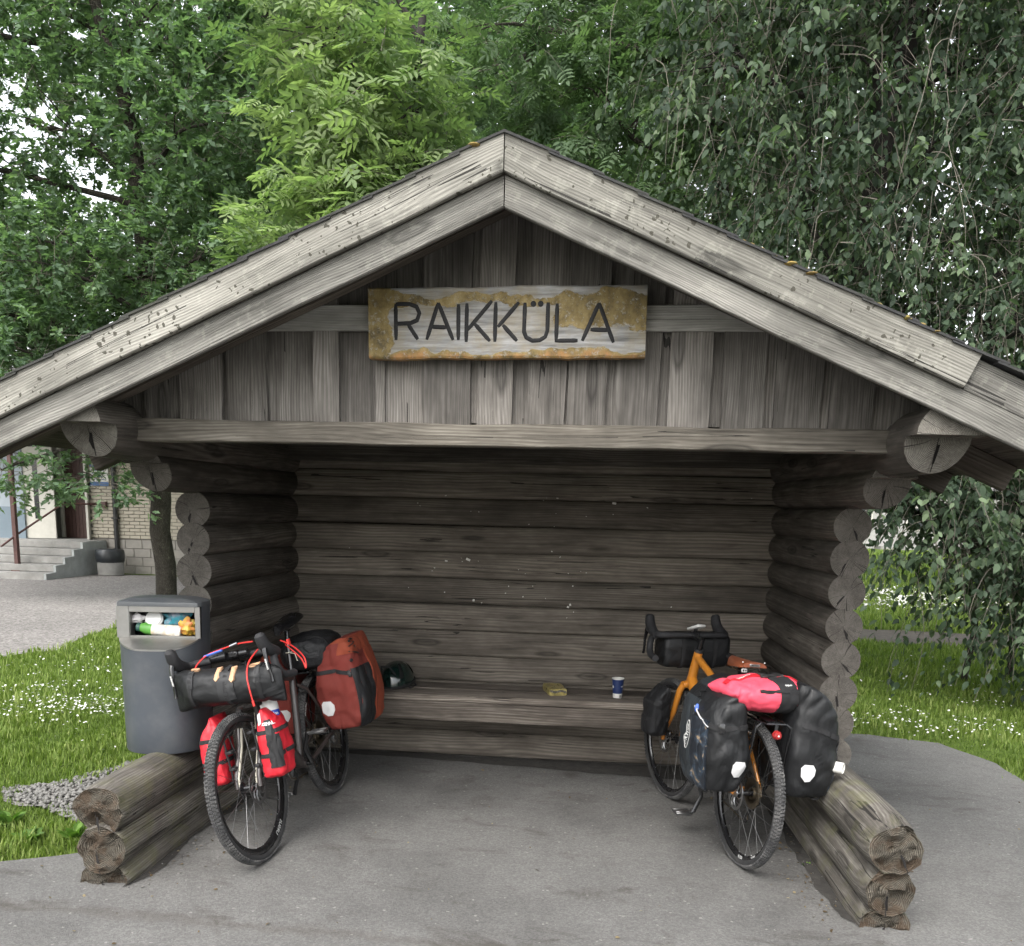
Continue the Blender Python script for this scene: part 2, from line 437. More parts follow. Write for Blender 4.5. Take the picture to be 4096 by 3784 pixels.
leafmat('leaf_elm', (.030, .048, .032), (.064, .095, .058), (.140, .190, .108), .40)
leafmat('leaf_far', (.056, .092, .048), (.082, .126, .064), (.120, .170, .088), .45)
plain('petal', (.66, .66, .62), .6, var=.05)
def barkmat(name, a, b, c):
    t = NT(name); tc = t.obj()
    v = t.vmath('MULTIPLY', tc, (1, 1, .18)); n = t.noise(v, 42.0, 5, .65, 1.2); m_ = t.noise(tc, 5.0, 4, .6)
    rdg = t.math('ABSOLUTE', t.math('SUBTRACT', n, .5))
    col = t.ramp(t.math('ADD', t.math('MULTIPLY', rdg, 2.2), t.math('MULTIPLY', m_, .35)), [(.12, a), (.38, b), (.75, c)])
    t.bsdf(Base_Color=col, Roughness=.95, Normal=t.bump(rdg, 1.0, .05), Specular_IOR_Level=.2)
barkmat('bark', (.018, .016, .013), (.060, .054, .044), (.125, .118, .095))
plain('bark_dark', (.028, .024, .021), .95, var=.4, vs=14, bump=1.0, bs=30)
plain('twig', (.15, .135, .11), .9, var=.4)
plain('roof_felt', (.030, .030, .031), .9, var=.3, vs=30, bump=.6, bs=200, dirt=(.07, .075, .04), dirt_amt=.35)
plain('moss', (.20, .135, .035), .95, var=.5, vs=30, bump=1.0, bs=90, dirt=(.09, .11, .02), dirt_amt=.7, dscale=12)
# metal, plastic, rubber
plain('bin_paint', (.058, .066, .078), .42, var=.08, vs=3, dirt=(.115, .118, .12), dirt_amt=.6, dscale=5)
plain('bin_lid', (.075, .082, .090), .45, var=.15, vs=5, dirt=(.20, .20, .19), dirt_amt=.4)
plain('steel_brushed', (.33, .325, .31), .42, metal=.85, var=.15, vs=10, dirt=(.20, .18, .15), dirt_amt=.35)
plain('steel', (.50, .50, .50), .3, metal=1.0, var=.1)
plain('steel_dark', (.22, .22, .22), .38, metal=.9, var=.25, vs=20)
plain('chain_brown', (.16, .13, .09), .45, metal=.8, var=.4, vs=60)
plain('black_matte', (.014, .0145, .016), .62, var=.25, vs=14)
plain('black_gloss', (.010, .010, .011), .25, var=.2, coat=.3)
plain('black_bar', (.016, .016, .018), .72, var=.25, vs=60, bump=.3, bs=180)
plain('rubber', (.050, .050, .051), .9, var=.35, vs=30, bump=.3, bs=150, dirt=(.19, .185, .175), dirt_amt=.8, dscale=14)
plain('rubber_side', (.020, .020, .021), .75, var=.3, vs=20, dirt=(.075, .072, .066), dirt_amt=.5, dscale=8)
plain('paint_orange', (.60, .225, .026), .28, var=.08, vs=4, coat=.6, dirt=(.25, .10, .02), dirt_amt=.25)
plain('paint_umber', (.042, .034, .032), .38, var=.15, coat=.3)
plain('paint_cream', (.50, .47, .38), .45, var=.1)
plain('mark_white', (.72, .72, .70), .55, var=.1)
plain('mark_brown', (.16, .055, .018), .5, var=.1)
plain('leather_brown', (.19, .055, .024), .38, var=.25, vs=12, bump=.2, coat=.2)
plain('leather_tan', (.55, .33, .19), .55, var=.2, vs=20)
plain('cable_red', (.62, .035, .03), .45, var=.1)
plain('clip_blue', (.05, .12, .45), .45, var=.1)
plain('reflective', (.66, .66, .66), .5, var=.06, vs=20)
plain('white_plastic', (.72, .72, .70), .4, var=.05)
plain('paper_white', (.72, .71, .67), .7, var=.06)
plain('cup_blue', (.012, .030, .115), .5, var=.08)
plain('bottle_blue', (.01, .05, .36), .4, var=.08)
plain('lamp_red', (.28, .02, .02), .25, var=.3, vs=40)
plain('screen_dark', (.012, .012, .014), .15, var=.1)
plain('helmet_shell', (.005, .018, .015), .18, var=.2, coat=.8)
plain('helmet_foam', (.010, .010, .010), .8, var=.3)
plain('foil_gold', (.50, .42, .16), .28, metal=.55, var=.55, vs=22, bump=.9, bs=22)
plain('foil_silver', (.6, .58, .5), .25, metal=.8, var=.4, vs=30, bump=.8, bs=40)
# bags
fabric('tarp_black', (.0095, .010, .011), .52, wr=.45, wscale=9, spec=.35)
fabric('tarp_black_soft', (.013, .0135, .015), .62, wr=.5, wscale=16)
fabric('tarp_grey', (.026, .031, .035), .45, wr=.25, wscale=8, spec=.4)
fabric('canvas_red', (.185, .030, .022), .8, wr=.30, wscale=8)
fabric('canvas_orange', (.28, .056, .025), .8, wr=.2, wscale=8)
fabric('tarp_pink', (.82, .085, .135), .55, wr=.28, wscale=11)
fabric('tarp_red', (.52, .018, .030), .5, wr=.35, wscale=14)
fabric('webbing', (.016, .016, .017), .8, wr=.1)
def meshpocket():
    t = NT('mesh_pocket'); tc = t.obj()
    ck = t.n('TexChecker', None, Vector=tc, Scale=260.0).outputs['Fac']
    n = t.noise(tc, 13.0, 4, .6, 1.5)
    c = t.ramp(n, [(.50, (.012, .016, .022)), (.60, (.03, .05, .075)), (.66, (.22, .16, .10))])
    t.bsdf(Base_Color=t.mix(t.math('MULTIPLY', ck, .55), c, (.012, .012, .014)), Roughness=.45)
meshpocket()
# sign board: ochre paint peeling off silver-grey wood (local x along the board, z up)
def signboard():
    t = NT('sign_paint'); tc = t.obj()
    st = t.noise(t.vmath('MULTIPLY', tc, (4, 60, 60)), 1.0, 7, .65)
    wv = t.noise(t.vmath('MULTIPLY', tc, (2.2, 14, 14)), 1.0, 5, .7, .8)
    wd = t.ramp(t.math('ADD', t.math('MULTIPLY', st, .6), t.math('MULTIPLY', wv, .45)), [(.34, (.045, .044, .042)), (.48, (.17, .168, .162)), (.68, (.38, .378, .37))])
    wd = t.mix(t.math('MULTIPLY', t.ramp(t.noise(tc, 9.0, 6, .7), [(.42, 0.0), (.62, 1.0)]), .5), wd, (.20, .155, .075))
    wob = t.vmath('MULTIPLY', t.vmath('SUBTRACT', t.n('TexNoise', None, Vector=tc, Scale=7.0, Detail=3.0).outputs['Color'], (.5, .5, .5)), (.22, 0, .13))
    sp = t.n('SeparateXYZ', None, Vector=t.vmath('ADD', tc, wob))
    x, z = sp.outputs[0], sp.outputs[2]
    # where paint has survived: left end, lower edge, upper right field, a band along the top
    def sstep(v, a, b): 
        nd = t.n('MapRange', dict(interpolation_type='SMOOTHSTEP')); t.set(nd.inputs[0], v); t.set(nd.inputs[1], a); t.set(nd.inputs[2], b); return nd.outputs[0]
    left = sstep(x, -.44, -.50); low = sstep(z, -.088, -.112); top = t.math('MULTIPLY', sstep(z, .045, .075), sstep(z, .118, .095))
    ur = t.math('MULTIPLY', sstep(x, .16, .30), sstep(z, -.045, .01)); ur = t.math('MULTIPLY', ur, sstep(z, .122, .098))
    tm = t.math('MULTIPLY', top, .72)
    mk = t.math('MAXIMUM', t.math('MAXIMUM', left, low), t.math('MAXIMUM', tm, t.math('MULTIPLY', ur, .95)))
    jag = t.noise(t.vmath('MULTIPLY', tc, (1, 1, 1.6)), 13.0, 6, .68, .8)
    jag2 = t.noise(t.vmath('MULTIPLY', tc, (1, 1, 2.2)), 42.0, 4, .6)
    m = t.math('ADD', t.math('MULTIPLY', mk, .50), t.math('ADD', t.math('MULTIPLY', jag, .72), t.math('MULTIPLY', t.math('SUBTRACT', jag2, .5), .34)))
    mask = t.math('MULTIPLY', t.ramp(m, [(.55, 0.0), (.62, 1.0)]), t.ramp(t.noise(tc, 60.0, 4, .7), [(.30, .35), (.46, 1.0)]))
    pn = t.noise(tc, 22.0, 6, .7); pv = t.noise(t.vmath('MULTIPLY', tc, (1.5, 1, .8)), 9.0, 6, .72)
    pt = t.ramp(t.math('ADD', t.math('MULTIPLY', pn, .5), t.math('MULTIPLY', pv, .55)), [(.38, (.042, .035, .018)), (.50, (.15, .107, .034)), (.62, (.25, .19, .08)), (.74, (.32, .29, .20))])
    rust = t.math('MULTIPLY', sstep(z, -.10, -.125), t.ramp(pv, [(.4, 0.0), (.6, 1.0)]))
    pt = t.mix(t.math('MULTIPLY', rust, .6), pt, (.34, .13, .035))
    edge = t.math('MULTIPLY', t.ramp(m, [(.545, 0.0), (.578, 1.0)]), t.math('SUBTRACT', 1.0, mask))
    col = t.mix(mask, wd, pt)
    col = t.mix(t.math('MULTIPLY', edge, .5), col, (.55, .52, .44))
    h = t.math('ADD', t.math('MULTIPLY', mask, 1.4), t.math('ADD', t.math('MULTIPLY', st, .8), t.math('MULTIPLY', pn, .3)))
    t.bsdf(Base_Color=col, Roughness=.75, Normal=t.bump(h, .7, .004))
signboard()
plain('letter_black', (.009, .009, .010), .6, var=.4, vs=30, dirt=(.05, .045, .04), dirt_amt=.25, dscale=20, spec=.25)
# building
plain('brick_pale', (.46, .42, .34), .9, var=.22, vs=3, bump=.4, dirt=(.28, .25, .20), dirt_amt=.4, dscale=2)
plain('mortar', (.22, .205, .18), .95, var=.2, bump=.5)
plain('plinth_block', (.30, .28, .25), .92, var=.2, vs=4, bump=.5)
plain('concrete', (.27, .265, .25), .92, var=.22, vs=4, bump=.5, dirt=(.14, .13, .115), dirt_amt=.5, dscale=3)
plain('concrete_pale', (.36, .38, .37), .92, var=.2, vs=3, bump=.4, dirt=(.20, .21, .21), dirt_amt=.6, dscale=2)
plain('render_grey', (.30, .34, .37), .92, var=.1, vs=2, bump=.2)
plain('render_blue', (.17, .215, .25), .92, var=.1, vs=2, bump=.2)
plain('door_white', (.58, .56, .50), .5, var=.08)
plain('door_brown', (.060, .028, .022), .5, var=.25, vs=20)
plain('post_brown', (.085, .036, .030), .45, var=.2)
plain('pipe_black', (.015, .015, .016), .4, var=.2)
plain('glass_dark', (.02, .024, .028), .08, var=.1, coat=.5)
plain('sign_white', (.60, .60, .55), .5, var=.08)
plain('sign_blue', (.04, .11, .26), .5, var=.1)
plain('bag_black', (.018, .021, .024), .35, var=.3, bump=.6, bs=25)
plain('roof_far', (.16, .15, .15), .8)
plain('wall_far', (.34, .335, .32), .9)
# ------------------------------------------------------------------ the setting
def sheet(name, poly, z, mat, kind='structure', sub=None):
    mb = MB(); mb.add([(x, y, z) for x, y in poly], [list(range(len(poly)))])
    o = mb.build(name, mat); tag(o, kind=kind); return o
def wob(poly, amp, step, seed):
    """resample an outline and make its edge uneven"""
    o = []
    n = len(poly)
    for i in range(n):
        a = V((*poly[i], 0)); b = V((*poly[(i + 1) % n], 0)); k = max(1, int((b - a).length / step))
        d = (b - a).normalized(); nn = V((-d.y, d.x, 0))
        for j in range(k):
            p = a + (b - a) * j / k
            p += nn * (noise.noise(V((p.x * 2.3, p.y * 2.3, seed))) * amp + noise.noise(V((p.x * 9, p.y * 9, seed))) * amp * .5)
            o.append((p.x, p.y))
    return o
ground = sheet('lawn', [(-160, -40), (160, -40), (160, 260), (-160, 260)], -.035, 'lawn')
PAD = [(-30, -12), (30, -12), (30, 4.2), (4.6, 4.6), (3.05, 5.15), (2.72, 5.75), (2.72, 6.35), (2.5, 6.85), (2.05, 7.02), (1.4, 7.05), (-2.12, 6.3), (-2.2, 3.92), (-2.62, 3.68), (-3.6, 3.15), (-6, 2.4), (-30, 1.5)]
pad = sheet('asphalt_pavement', wob(PAD, .05, .12, 3.0), 0.0, 'asphalt')
YARD = [(-60, 9.2), (-8.2, 8.5), (-6.35, 8.7), (-6.1, 9.4), (-6.35, 10.3), (-6.6, 11.8), (-7.2, 14.2), (-8.4, 17.4), (-8.6, 19.4), (-60, 19.4)]
yd = sheet('gravel_yard', wob(YARD, .14, .25, 5.0), -.030, 'yard_gravel')
PATH = [(2.2, 13.0), (4, 12.7), (9, 12.5), (20, 12.7), (20, 14.1), (9, 13.9), (4, 14.2), (2.2, 14.4)]
pt = sheet('dark_path', wob(PATH, .10, .25, 8.0), -.030, 'soil')
STRIP = [(-2.2, 4.30), (-2.45, 4.12), (-2.75, 4.24), (-3.05, 4.42), (-3.3, 4.5), (-3.45, 4.66), (-3.2, 4.85), (-3.0, 5.4), (-2.2, 5.8)]
# dirt washed against the foot of the logs and the back wall
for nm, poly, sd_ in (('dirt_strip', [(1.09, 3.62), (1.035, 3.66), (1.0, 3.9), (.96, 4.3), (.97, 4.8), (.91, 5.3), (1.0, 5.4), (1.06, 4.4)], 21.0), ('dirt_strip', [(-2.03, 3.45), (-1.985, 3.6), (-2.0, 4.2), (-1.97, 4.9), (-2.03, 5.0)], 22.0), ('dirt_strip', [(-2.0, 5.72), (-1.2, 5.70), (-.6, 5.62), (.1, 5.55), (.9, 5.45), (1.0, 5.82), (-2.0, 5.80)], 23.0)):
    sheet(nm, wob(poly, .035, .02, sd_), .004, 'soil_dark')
gs = sheet('gravel_bed', wob(STRIP, .09, .12, 9.0), -.026, 'yard_gravel')

# ------------------------------------------------------------------ log shelter
XC, YF = -0.427, 3.38
shelter = empty('log_shelter', (XC, 4.9, 0), 'weathered grey log bus shelter with steep plank gable and open front', 'shelter')

def timber_log(name, p0, p1, r, mats, parent, seed=0, squash=1.0, notch0=True, segs=12, n=22, cut=None, taper=0.0, wear=0.0, brow=None):
    """round log; p0 is the visible end.  mats = [side, end, crack]"""
    p0, p1 = V(p0), V(p1); L = (p1 - p0).length
    M = frame_from(p1 - p0, (0, 0, 1), p0)
    rnd = random.Random(seed)
    rot0 = -PI / 2 + (rnd.uniform(-.75, .75) if squash == 1.0 and not brow else 0)   # direction of the drying check
    rv = 1 + rnd.uniform(-.045, .04) if not brow else 1.0
    def prof(x, i):
        q = rot0 + 2 * PI * i / n
        rr = r * rv * (1 - taper * x / L) * (1 + .030 * noise.noise(V((x * 1.1, math.cos(q) * .9, math.sin(q) * .9 + seed * 3.1))) + .012 * noise.noise(V((x * 5, math.cos(q) * 3, math.sin(q) * 3 + seed))))
        e = min(x, L - x)
        if wear and x < .20: rr *= 1 - wear * (1 - x / .20) ** 2 * (1.0 + .7 * noise.noise(V((math.cos(q) * 1.6, math.sin(q) * 1.6, seed * 1.7)))) ; rr += r * .10 * (1 - x / .20) * noise.noise(V((math.cos(q) * 2.6, math.sin(q) * 2.6, seed * 2.3))) + r * .035 * noise.noise(V((x * 14, math.cos(q) * 5, math.sin(q) * 5 + seed)))
        return V((x, rr * math.cos(q), rr * math.sin(q) * squash))
    mb = MB(); rings = []
    xs = [0, .012, .03, .06] + [.12 + (L - .18) * k / segs for k in range(segs + 1)] + [L]
    for x in xs:
        ring = [prof(x, i) for i in range(n)]
        if x == 0:
            ring = [V((p.x + (.004 + (.024 if wear else 0)) * noise.noise(p * (30 if not wear else 16) + V((seed, 0, 0))) + wear * .03 * (1 + noise.noise(p * 50)), p.y * .985, p.z * .985)) for p in ring]
        if cut:
            for p in ring:
                d = cut(p.y / r, p.z / r)
                if p.x < .35: p.x += d * (1 - p.x / .35)
        rings.append(ring)
    mb.loft(rings, True, False, True)
    # visible end: cap with a wedge-shaped check from the heart downwards
    ring = rings[0]; mb.m = 1
    c = V((0, rnd.uniform(-.01, .01), rnd.uniform(-.005, .015)))
    if cut: c.x = cut(0, .001)
    i0 = 0
    w0 = r * .05
    tip = V((c.x, c.y + .004, c.z + r * .05))
    lip = []
    for k, fr in enumerate((.25, .5, .75)):
        px = ring[i0].lerp(tip, 1 - fr); px.y += rnd.uniform(-.07, .07) * r
        lip.append(px)
    # ring as fan in sectors, leaving the wedge
    inner = [ring[i].lerp(c, .5) for i in range(n)]
    rng_ = random.Random(seed + 5)
    for p in inner: p.x += rng_.uniform(-.003, .004) + (wear * .16 * noise.noise(p * 14 + V((seed, 3, 0))))
    if cut:
        for i, p in enumerate(inner): p.x = cut(p.y / r, p.z / r)
    if wear:                                          # rotten, fibrous end: several rings pushed in and out
        R_ = [ring]
        for f_ in (.12, .28, .45, .62, .8):
            rr_ = [ring[i].lerp(c, f_) for i in range(n)]
            for p in rr_: p.x += .030 * noise.noise(p * 22 + V((seed, 1, 0))) + .020 * noise.noise(p * 60 + V((seed, 5, 0))) + .06 * max(0, noise.noise(p * 9 + V((seed, 9, 0))))
            R_.append(rr_)
        inner = R_[3]
        vs = [p for q_ in R_ for p in q_] + [c]; fs = []
        for k in range(len(R_) - 1):
            for i in range(n): fs.append([k * n + i, (k + 1) * n + i, (k + 1) * n + (i + 1) % n, k * n + (i + 1) % n])
        k = len(R_) - 1
        for i in range(n): fs.append([k * n + i, (k + 1) * n, k * n + (i + 1) % n])
    else:
        vs = ring + inner + [c]
        fs = []
        for i in range(n):
            j = (i + 1) % n
            fs.append([i, n + i, n + j, j]); fs.append([n + i, 2 * n, n + j])
    mb.add(vs, fs)
    if notch0:
        mb.m = 2
        path = [ring[0].lerp(tip, .03)] + lip + [tip]
        wd = [.012, .035, .05, .03, .004]
        ww = [q * r for q in wd]
        xs_ = -.0025
        dv = (ring[0] - tip); dv = V((0, -dv.z, dv.y)).normalized(); x0_ = min(p.x for p in ring + inner) if wear else None
        a = [V((p.x + xs_, p.y, p.z)) - dv * q for p, q in zip(path, ww)]; b = [V((p.x + xs_, p.y, p.z)) + dv * q for p, q in zip(path, ww)]
        if wear:
            for p in a + b: p.x -= .012
        if cut:
            for p in a + b: p.x = cut(p.y / r, p.z / r) - .003
        k = len(path)
        mb.add(a + b, [[i, i + 1, k + i + 1, k + i] for i in range(k - 1)])
    if brow:                                          # upper half left standing proud of the cut-back end
        ln, zl = brow
        a0 = math.asin(zl); k = 16
        arc_ = [V((0, r * 1.012 * math.cos(a0 + (PI - 2 * a0) * i / k), r * 1.012 * math.sin(a0 + (PI - 2 * a0) * i / k))) for i in range(k + 1)]
        A0 = [V((-ln + .004 * noise.noise(p * 25 + V((seed, 0, 0))), p.y, p.z)) for p in arc_]; B0 = [V((.25, p.y * .99, p.z * .99)) for p in arc_]
        # underside scooped back to the cut
        C0 = [V((.0, r * 1.012 * math.cos(a0) * (1 - 2 * i / 8), r * zl - .004)) for i in range(9)]
        n1 = k + 1
        mb.m = 0; mb.add(A0 + B0, [[i, i + 1, n1 + i + 1, n1 + i] for i in range(k)])
        mb.m = 1; mb.add(A0, [list(range(n1))])
        mb.m = 0; lo = [V((-ln, p.y, p.z + .004)) for p in C0]; mb.add(lo + C0, [[i, i + 1, 9 + i + 1, 9 + i] for i in range(8)])
    return mb.build(name, mats, parent, M, 50)

LOGM = ['wood_log', 'end_log', 'crack_dark']; PLATEM = ['wood_log', 'end_plate', 'crack_dark']; BASEM = ['wood_base', 'end_base', 'crack_dark']
def wx(side, y):                                    # wall axis in plan
    return -2.125 - .006 * (y - 3.45) if side < 0 else 1.175 - .045 * (y - 3.6)
ZS = [.49, .648, .80, .962, 1.128, 1.292, 1.452, 1.606]
for side in (-1, 1):
    yb = 6.15
    def L_(z, yf, r, mats, seed, **k):
        return timber_log('log', (wx(side, yf), yf, z), (wx(side, yb), yb, z), r, mats, shelter, seed, **k)
    sdd = 100 if side > 0 else 10
    # sill half log and the two long base logs that run out to the front
    f0 = 3.46 if side < 0 else 3.56
    L_(.015, f0 + .02, .112, BASEM, sdd, squash=.78, wear=.06, segs=18)
    L_(.165, f0, .112, BASEM, sdd + 1, wear=.06, segs=18)
    L_(.338 if side < 0 else .352, f0 + (.0 if side < 0 else -.03), .116, BASEM, sdd + 2, wear=.09, segs=18)
    for i, z in enumerate(ZS):
        yf = 4.42 + (.006 * i if side < 0 else .012 * (7 - i) * .5 + .0075 * i) + random.uniform(0, .003)
        L_(z, yf, .093, LOGM, sdd + 10 + i)
    # two corbelled logs carrying the eaves
    L_(1.785, 4.00, .098, LOGM, sdd + 30, cut=lambda y, z: .05 * (1 - z), brow=(.035, .30))
    L_(1.938, 3.505, .122, PLATEM, sdd + 31, cut=lambda y, z: .05 * (1 - z), brow=(.075, .06))
# back wall: logs hewn nearly flat inside
yb0 = 5.80
for k in range(12):
    z = .085 + k * .1705
    p0, p1 = V((-2.26, yb0 + .075 - .012 * (k % 3), z)), V((1.22, yb0 + .10 + .012 * ((k + 1) % 2), z + .004))
    M = frame_from(p1 - p0, (0, 0, 1), p0); L = (p1 - p0).length
    mb = MB(); rings = []
    for i in range(25):
        x = L * i / 24; ring = []
        for j in range(16):
            q = 2 * PI * j / 16
            cy, cz = math.cos(q), math.sin(q)
            ry, rz = .078, .0865
            zz = rz * math.copysign(abs(cz) ** .27, cz); y = ry * math.copysign(abs(cy) ** .27, cy) * (1 - .11 * (zz / rz) ** 2)
            w_ = .006 * noise.noise(V((x * 1.3, cy, k * 4.7 + cz)))
            ring.append(V((x, y + w_, zz + .007 * noise.noise(V((x * .8, 0, k * 3.3))))))
        rings.append(ring)
    mb.loft(rings); mb.build('log', ['wood_back'], shelter, M, 60)

def plank(name, p0, p1, width, thick, mat, parent, up=(0, 0, 1), seed=0, jag=.004, segs=10, ends=None, bow=0.0):
    """board: local x along it, z its width, y its thickness"""
    p0, p1 = V(p0), V(p1); L = (p1 - p0).length; M = frame_from(p1 - p0, up, p0)
    mb = MB(); rings = []
    for i in range(segs + 1):
        x = L * i / segs
        e0 = jag * noise.noise(V((x * 3.1, seed * 7.7, 1))); e1 = jag * noise.noise(V((x * 3.1, seed * 7.7, 9)))
        b = bow * math.sin(PI * i / segs)
        h = width / 2; tk = thick / 2; c = min(.004, thick * .2)
        ring = [(-tk + c, -h + e0), (tk - c, -h + e0), (tk, -h + c + e0), (tk, h - c + e1), (tk - c, h + e1), (-tk + c, h + e1), (-tk, h - c + e1), (-tk, -h + c + e0)]
        xx = []
        for y, z in ring:
            xo = x
            if ends and i == 0: xo = x + ends[0] * z
            if ends and i == segs: xo = x + ends[1] * z
            xx.append(V((xo, y + b, z)))
        rings.append(xx)
    mb.loft(rings); return mb.build(name, mat, parent, M, 30)

# gable: board on board
SL = .438
def roofz(x): return 2.915 - SL * abs(x - XC)
edges_x = [-2.08, -1.985, -1.89, -1.835, -1.655, -1.62, -1.46, -1.25, -1.15, -.985, -.955, -.79, -.60, -.565, -.43, -.36, -.215, -.195, -.05, -.01, .155, .205, .36, .415, .57, .62, .79, .83, .985, 1.075, 1.21]
gy = 3.80
for i in range(len(edges_x) - 1):
    a, b = edges_x[i], edges_x[i + 1]
    if b - a < .015: continue
    front = i % 2 == 1
    a2, b2 = (a - .004, b + .004) if front else (a - .025, b + .025)
    y0 = gy - (.024 if front else .0)
    rnd = random.Random(i + 40)
    z0 = 1.985 + rnd.uniform(-.014, .008)
    t0, t1 = roofz(a2) - .02, roofz(b2) - .02
    lean = rnd.uniform(-.012, .012) if front else 0
    M = Matrix(((0, 0, 1, 0), (0, 1, 0, 0), (1, 0, 0, 0), (0, 0, 0, 1))); M = Matrix.Translation(V(((a + b) / 2, y0, z0))) @ Matrix(((0, 0, 1, 0), (0, -1, 0, 0), (1, 0, 0, 0), (0, 0, 0, 1)))
    # local x = up, y = towards viewer, z = sideways
    mb = MB(); rings = []; c = (a + b) / 2; hw = (b2 - a2) / 2; S = 8
    for k in range(S + 1):
        fr = k / S; ring = []
        for sgn, yy in ((-1, -.011), (-1, .011), (1, .011), (1, -.011)):
            zz = sgn * hw + lean * fr + (.006 * noise.noise(V((fr * 4, i * 3.7, sgn))) if front else 0)
            top = (t0 if sgn < 0 else t1) - z0
            if XC - .005 > a2 and XC < b2 and False: pass
            ring.append(V((max(top, .03) * fr, yy + .004 * noise.noise(V((fr * 2, i * 2.1, 4))), zz)))
        rings.append(ring)
    mb.loft(rings); mb.build('gable_board', 'wood_gable', shelter, M, 30)
mb = MB(); mb.box((-.5, 5.99, 1.03), (3.4, .05, 2.02)); mb.build('leak_backing', 'wood_log', shelter)  # unseen sheet added behind the wall logs to stop light leaking through
# back gable closing boards, out of view, added to block light
mb = MB(); mb.add([(-2.1, 6.1, 1.97), (1.22, 6.1, 1.97), (1.22, 6.1, 2.18), (XC, 6.1, 2.89), (-2.1, 6.1, 2.18)], [[0, 1, 2, 3, 4]])
mb.build('back_gable', 'wood_gable', shelter)
# tie beam below the gable and rail behind the name board
plank('tie_beam', (-2.03, 3.775, 1.940), (1.075, 3.79, 1.943), .088, .10, 'wood_beam', shelter, seed=3, jag=.010, segs=24, ends=(.35, -.4))
plank('rail', (-1.66, 3.765, 2.395), (.80, 3.765, 2.40), .098, .03, 'wood_fascia_rail', shelter, seed=4, jag=.004)
plank('inner_tie_beam', (-2.03, 5.62, 1.99), (1.06, 5.62, 1.99), .14, .10, 'wood_log', shelter, seed=5)

# roof: deck, rafters, purlins, felt shingles, verge boards
EL, ER = -2.72, 1.87
ang = math.atan(SL)
for side in (-1, 1):
    ex = EL if side < 0 else ER
    def rp(x, dz=0.0): return 2.925 - SL * abs(x - XC) + dz
    # deck boards run along y
    n = 16
    for k in range(n):
        xa = XC + (ex - XC) * k / n; xb = XC + (ex - XC) * (k + 1) / n
        xm = (xa + xb) / 2; wdt = abs(xb - xa) / math.cos(ang) - .003
        upv = V((-side * -SL * -1, 0, 0))
        M = Matrix.Identity(4)
        xl = V((0, 1, 0)); zl = V((side, 0, -SL)).normalized(); yl = zl.cross(xl)
        for i in range(3): M[i][0] = xl[i]; M[i][1] = yl[i]; M[i][2] = zl[i]
        M.translation = V((xm, 3.42, rp(xm, -.022)))
        mb = MB(); mb.box((1.46, 0, 0), (2.92, .022, wdt)); mb.build('deck_board', 'wood_rafter', shelter, M)
    for y in (3.66, 4.5, 5.3, 6.1):
        plank('rafter', (XC, y, rp(XC) - .10), (ex - side * .05, y, rp(ex - side * .05) - .10), .115, .06, 'wood_rafter', shelter, up=(0, 0, 1), seed=y)
    # felt shingle courses
    n = 15
    for k in range(n):
        xa = XC + (ex + side * .03 - XC) * k / n; xb = XC + (ex + side * .03 - XC) * (k + 1.25) / n
        if k == n - 1: xb = ex + side * .03
        mb = MB()
        y0, y1 = 3.352, 6.36; m_ = 18
        for j in range(m_):
            ya = y0 + (y1 - y0) * j / m_; yb2 = ya + (y1 - y0) / m_ - .006
            q = [V((xa, ya, rp(xa, .0))), V((xb, ya, rp(xb, .008 + random.uniform(0, .003)))), V((xb, yb2, rp(xb, .008 + random.uniform(0, .003)))), V((xa, yb2, rp(xa, .0)))]
            t_ = [p + V((0, 0, .009)) for p in q]
            mb.add(q + t_, [[3, 2, 1, 0], [4, 5, 6, 7], [0, 1, 5, 4], [1, 2, 6, 5], [2, 3, 7, 6], [3, 0, 4, 7]])
        mb.build('shingle_course', 'roof_felt', shelter, None, 20)
    MITER = -SL
    # verge (barge) boards: bleached upper board over a lower one
    def verge(name, xa, xb, top, wdt, y, thick, mat, seed, miter=True):
        ca = math.cos(ang); off = top - wdt / 2 / ca
        pa = V((xa, y, rp(xa) + off)); pb = V((xb, y, rp(xb) + off))
        return plank(name, pa, pb, wdt, thick, mat, shelter, up=(0, 0, 1), seed=seed, jag=.003, segs=28, ends=((MITER if miter else 0), 0))
    xe = 1.205 if side > 0 else ex - .02
    verge('verge_board', XC + side * .002, xe, .012, .122, 3.375, .028, 'wood_fascia', 11 + side)
    verge('lower_verge_board', XC + side * .002, ex, -.122, .098, 3.402, .026, 'wood_fascia_low', 15 + side)
    if side > 0:
        verge('verge_board', 1.208, ex, -.004, .112, 3.397, .022, 'wood_fascia_low', 25, False)
# moss cushions on the right verge
for x, s in ((.44, .035), (.50, .02), (.60, .04), (.84, .03), (.99, .022), (-.50, .03), (-.56, .018), (1.05, .02)):
    mb = MB()
    for k in range(5):
        dx = random.uniform(-1, 1) * s * 1.4
        mb.ball((x + dx, 3.378 + random.uniform(-.01, .03), 2.925 - SL * abs(x + dx - XC) + .010), (s * random.uniform(.5, .9), .025, random.uniform(.005, .010)), 9, 6)
    mb.build('moss_cushion', 'moss', shelter)

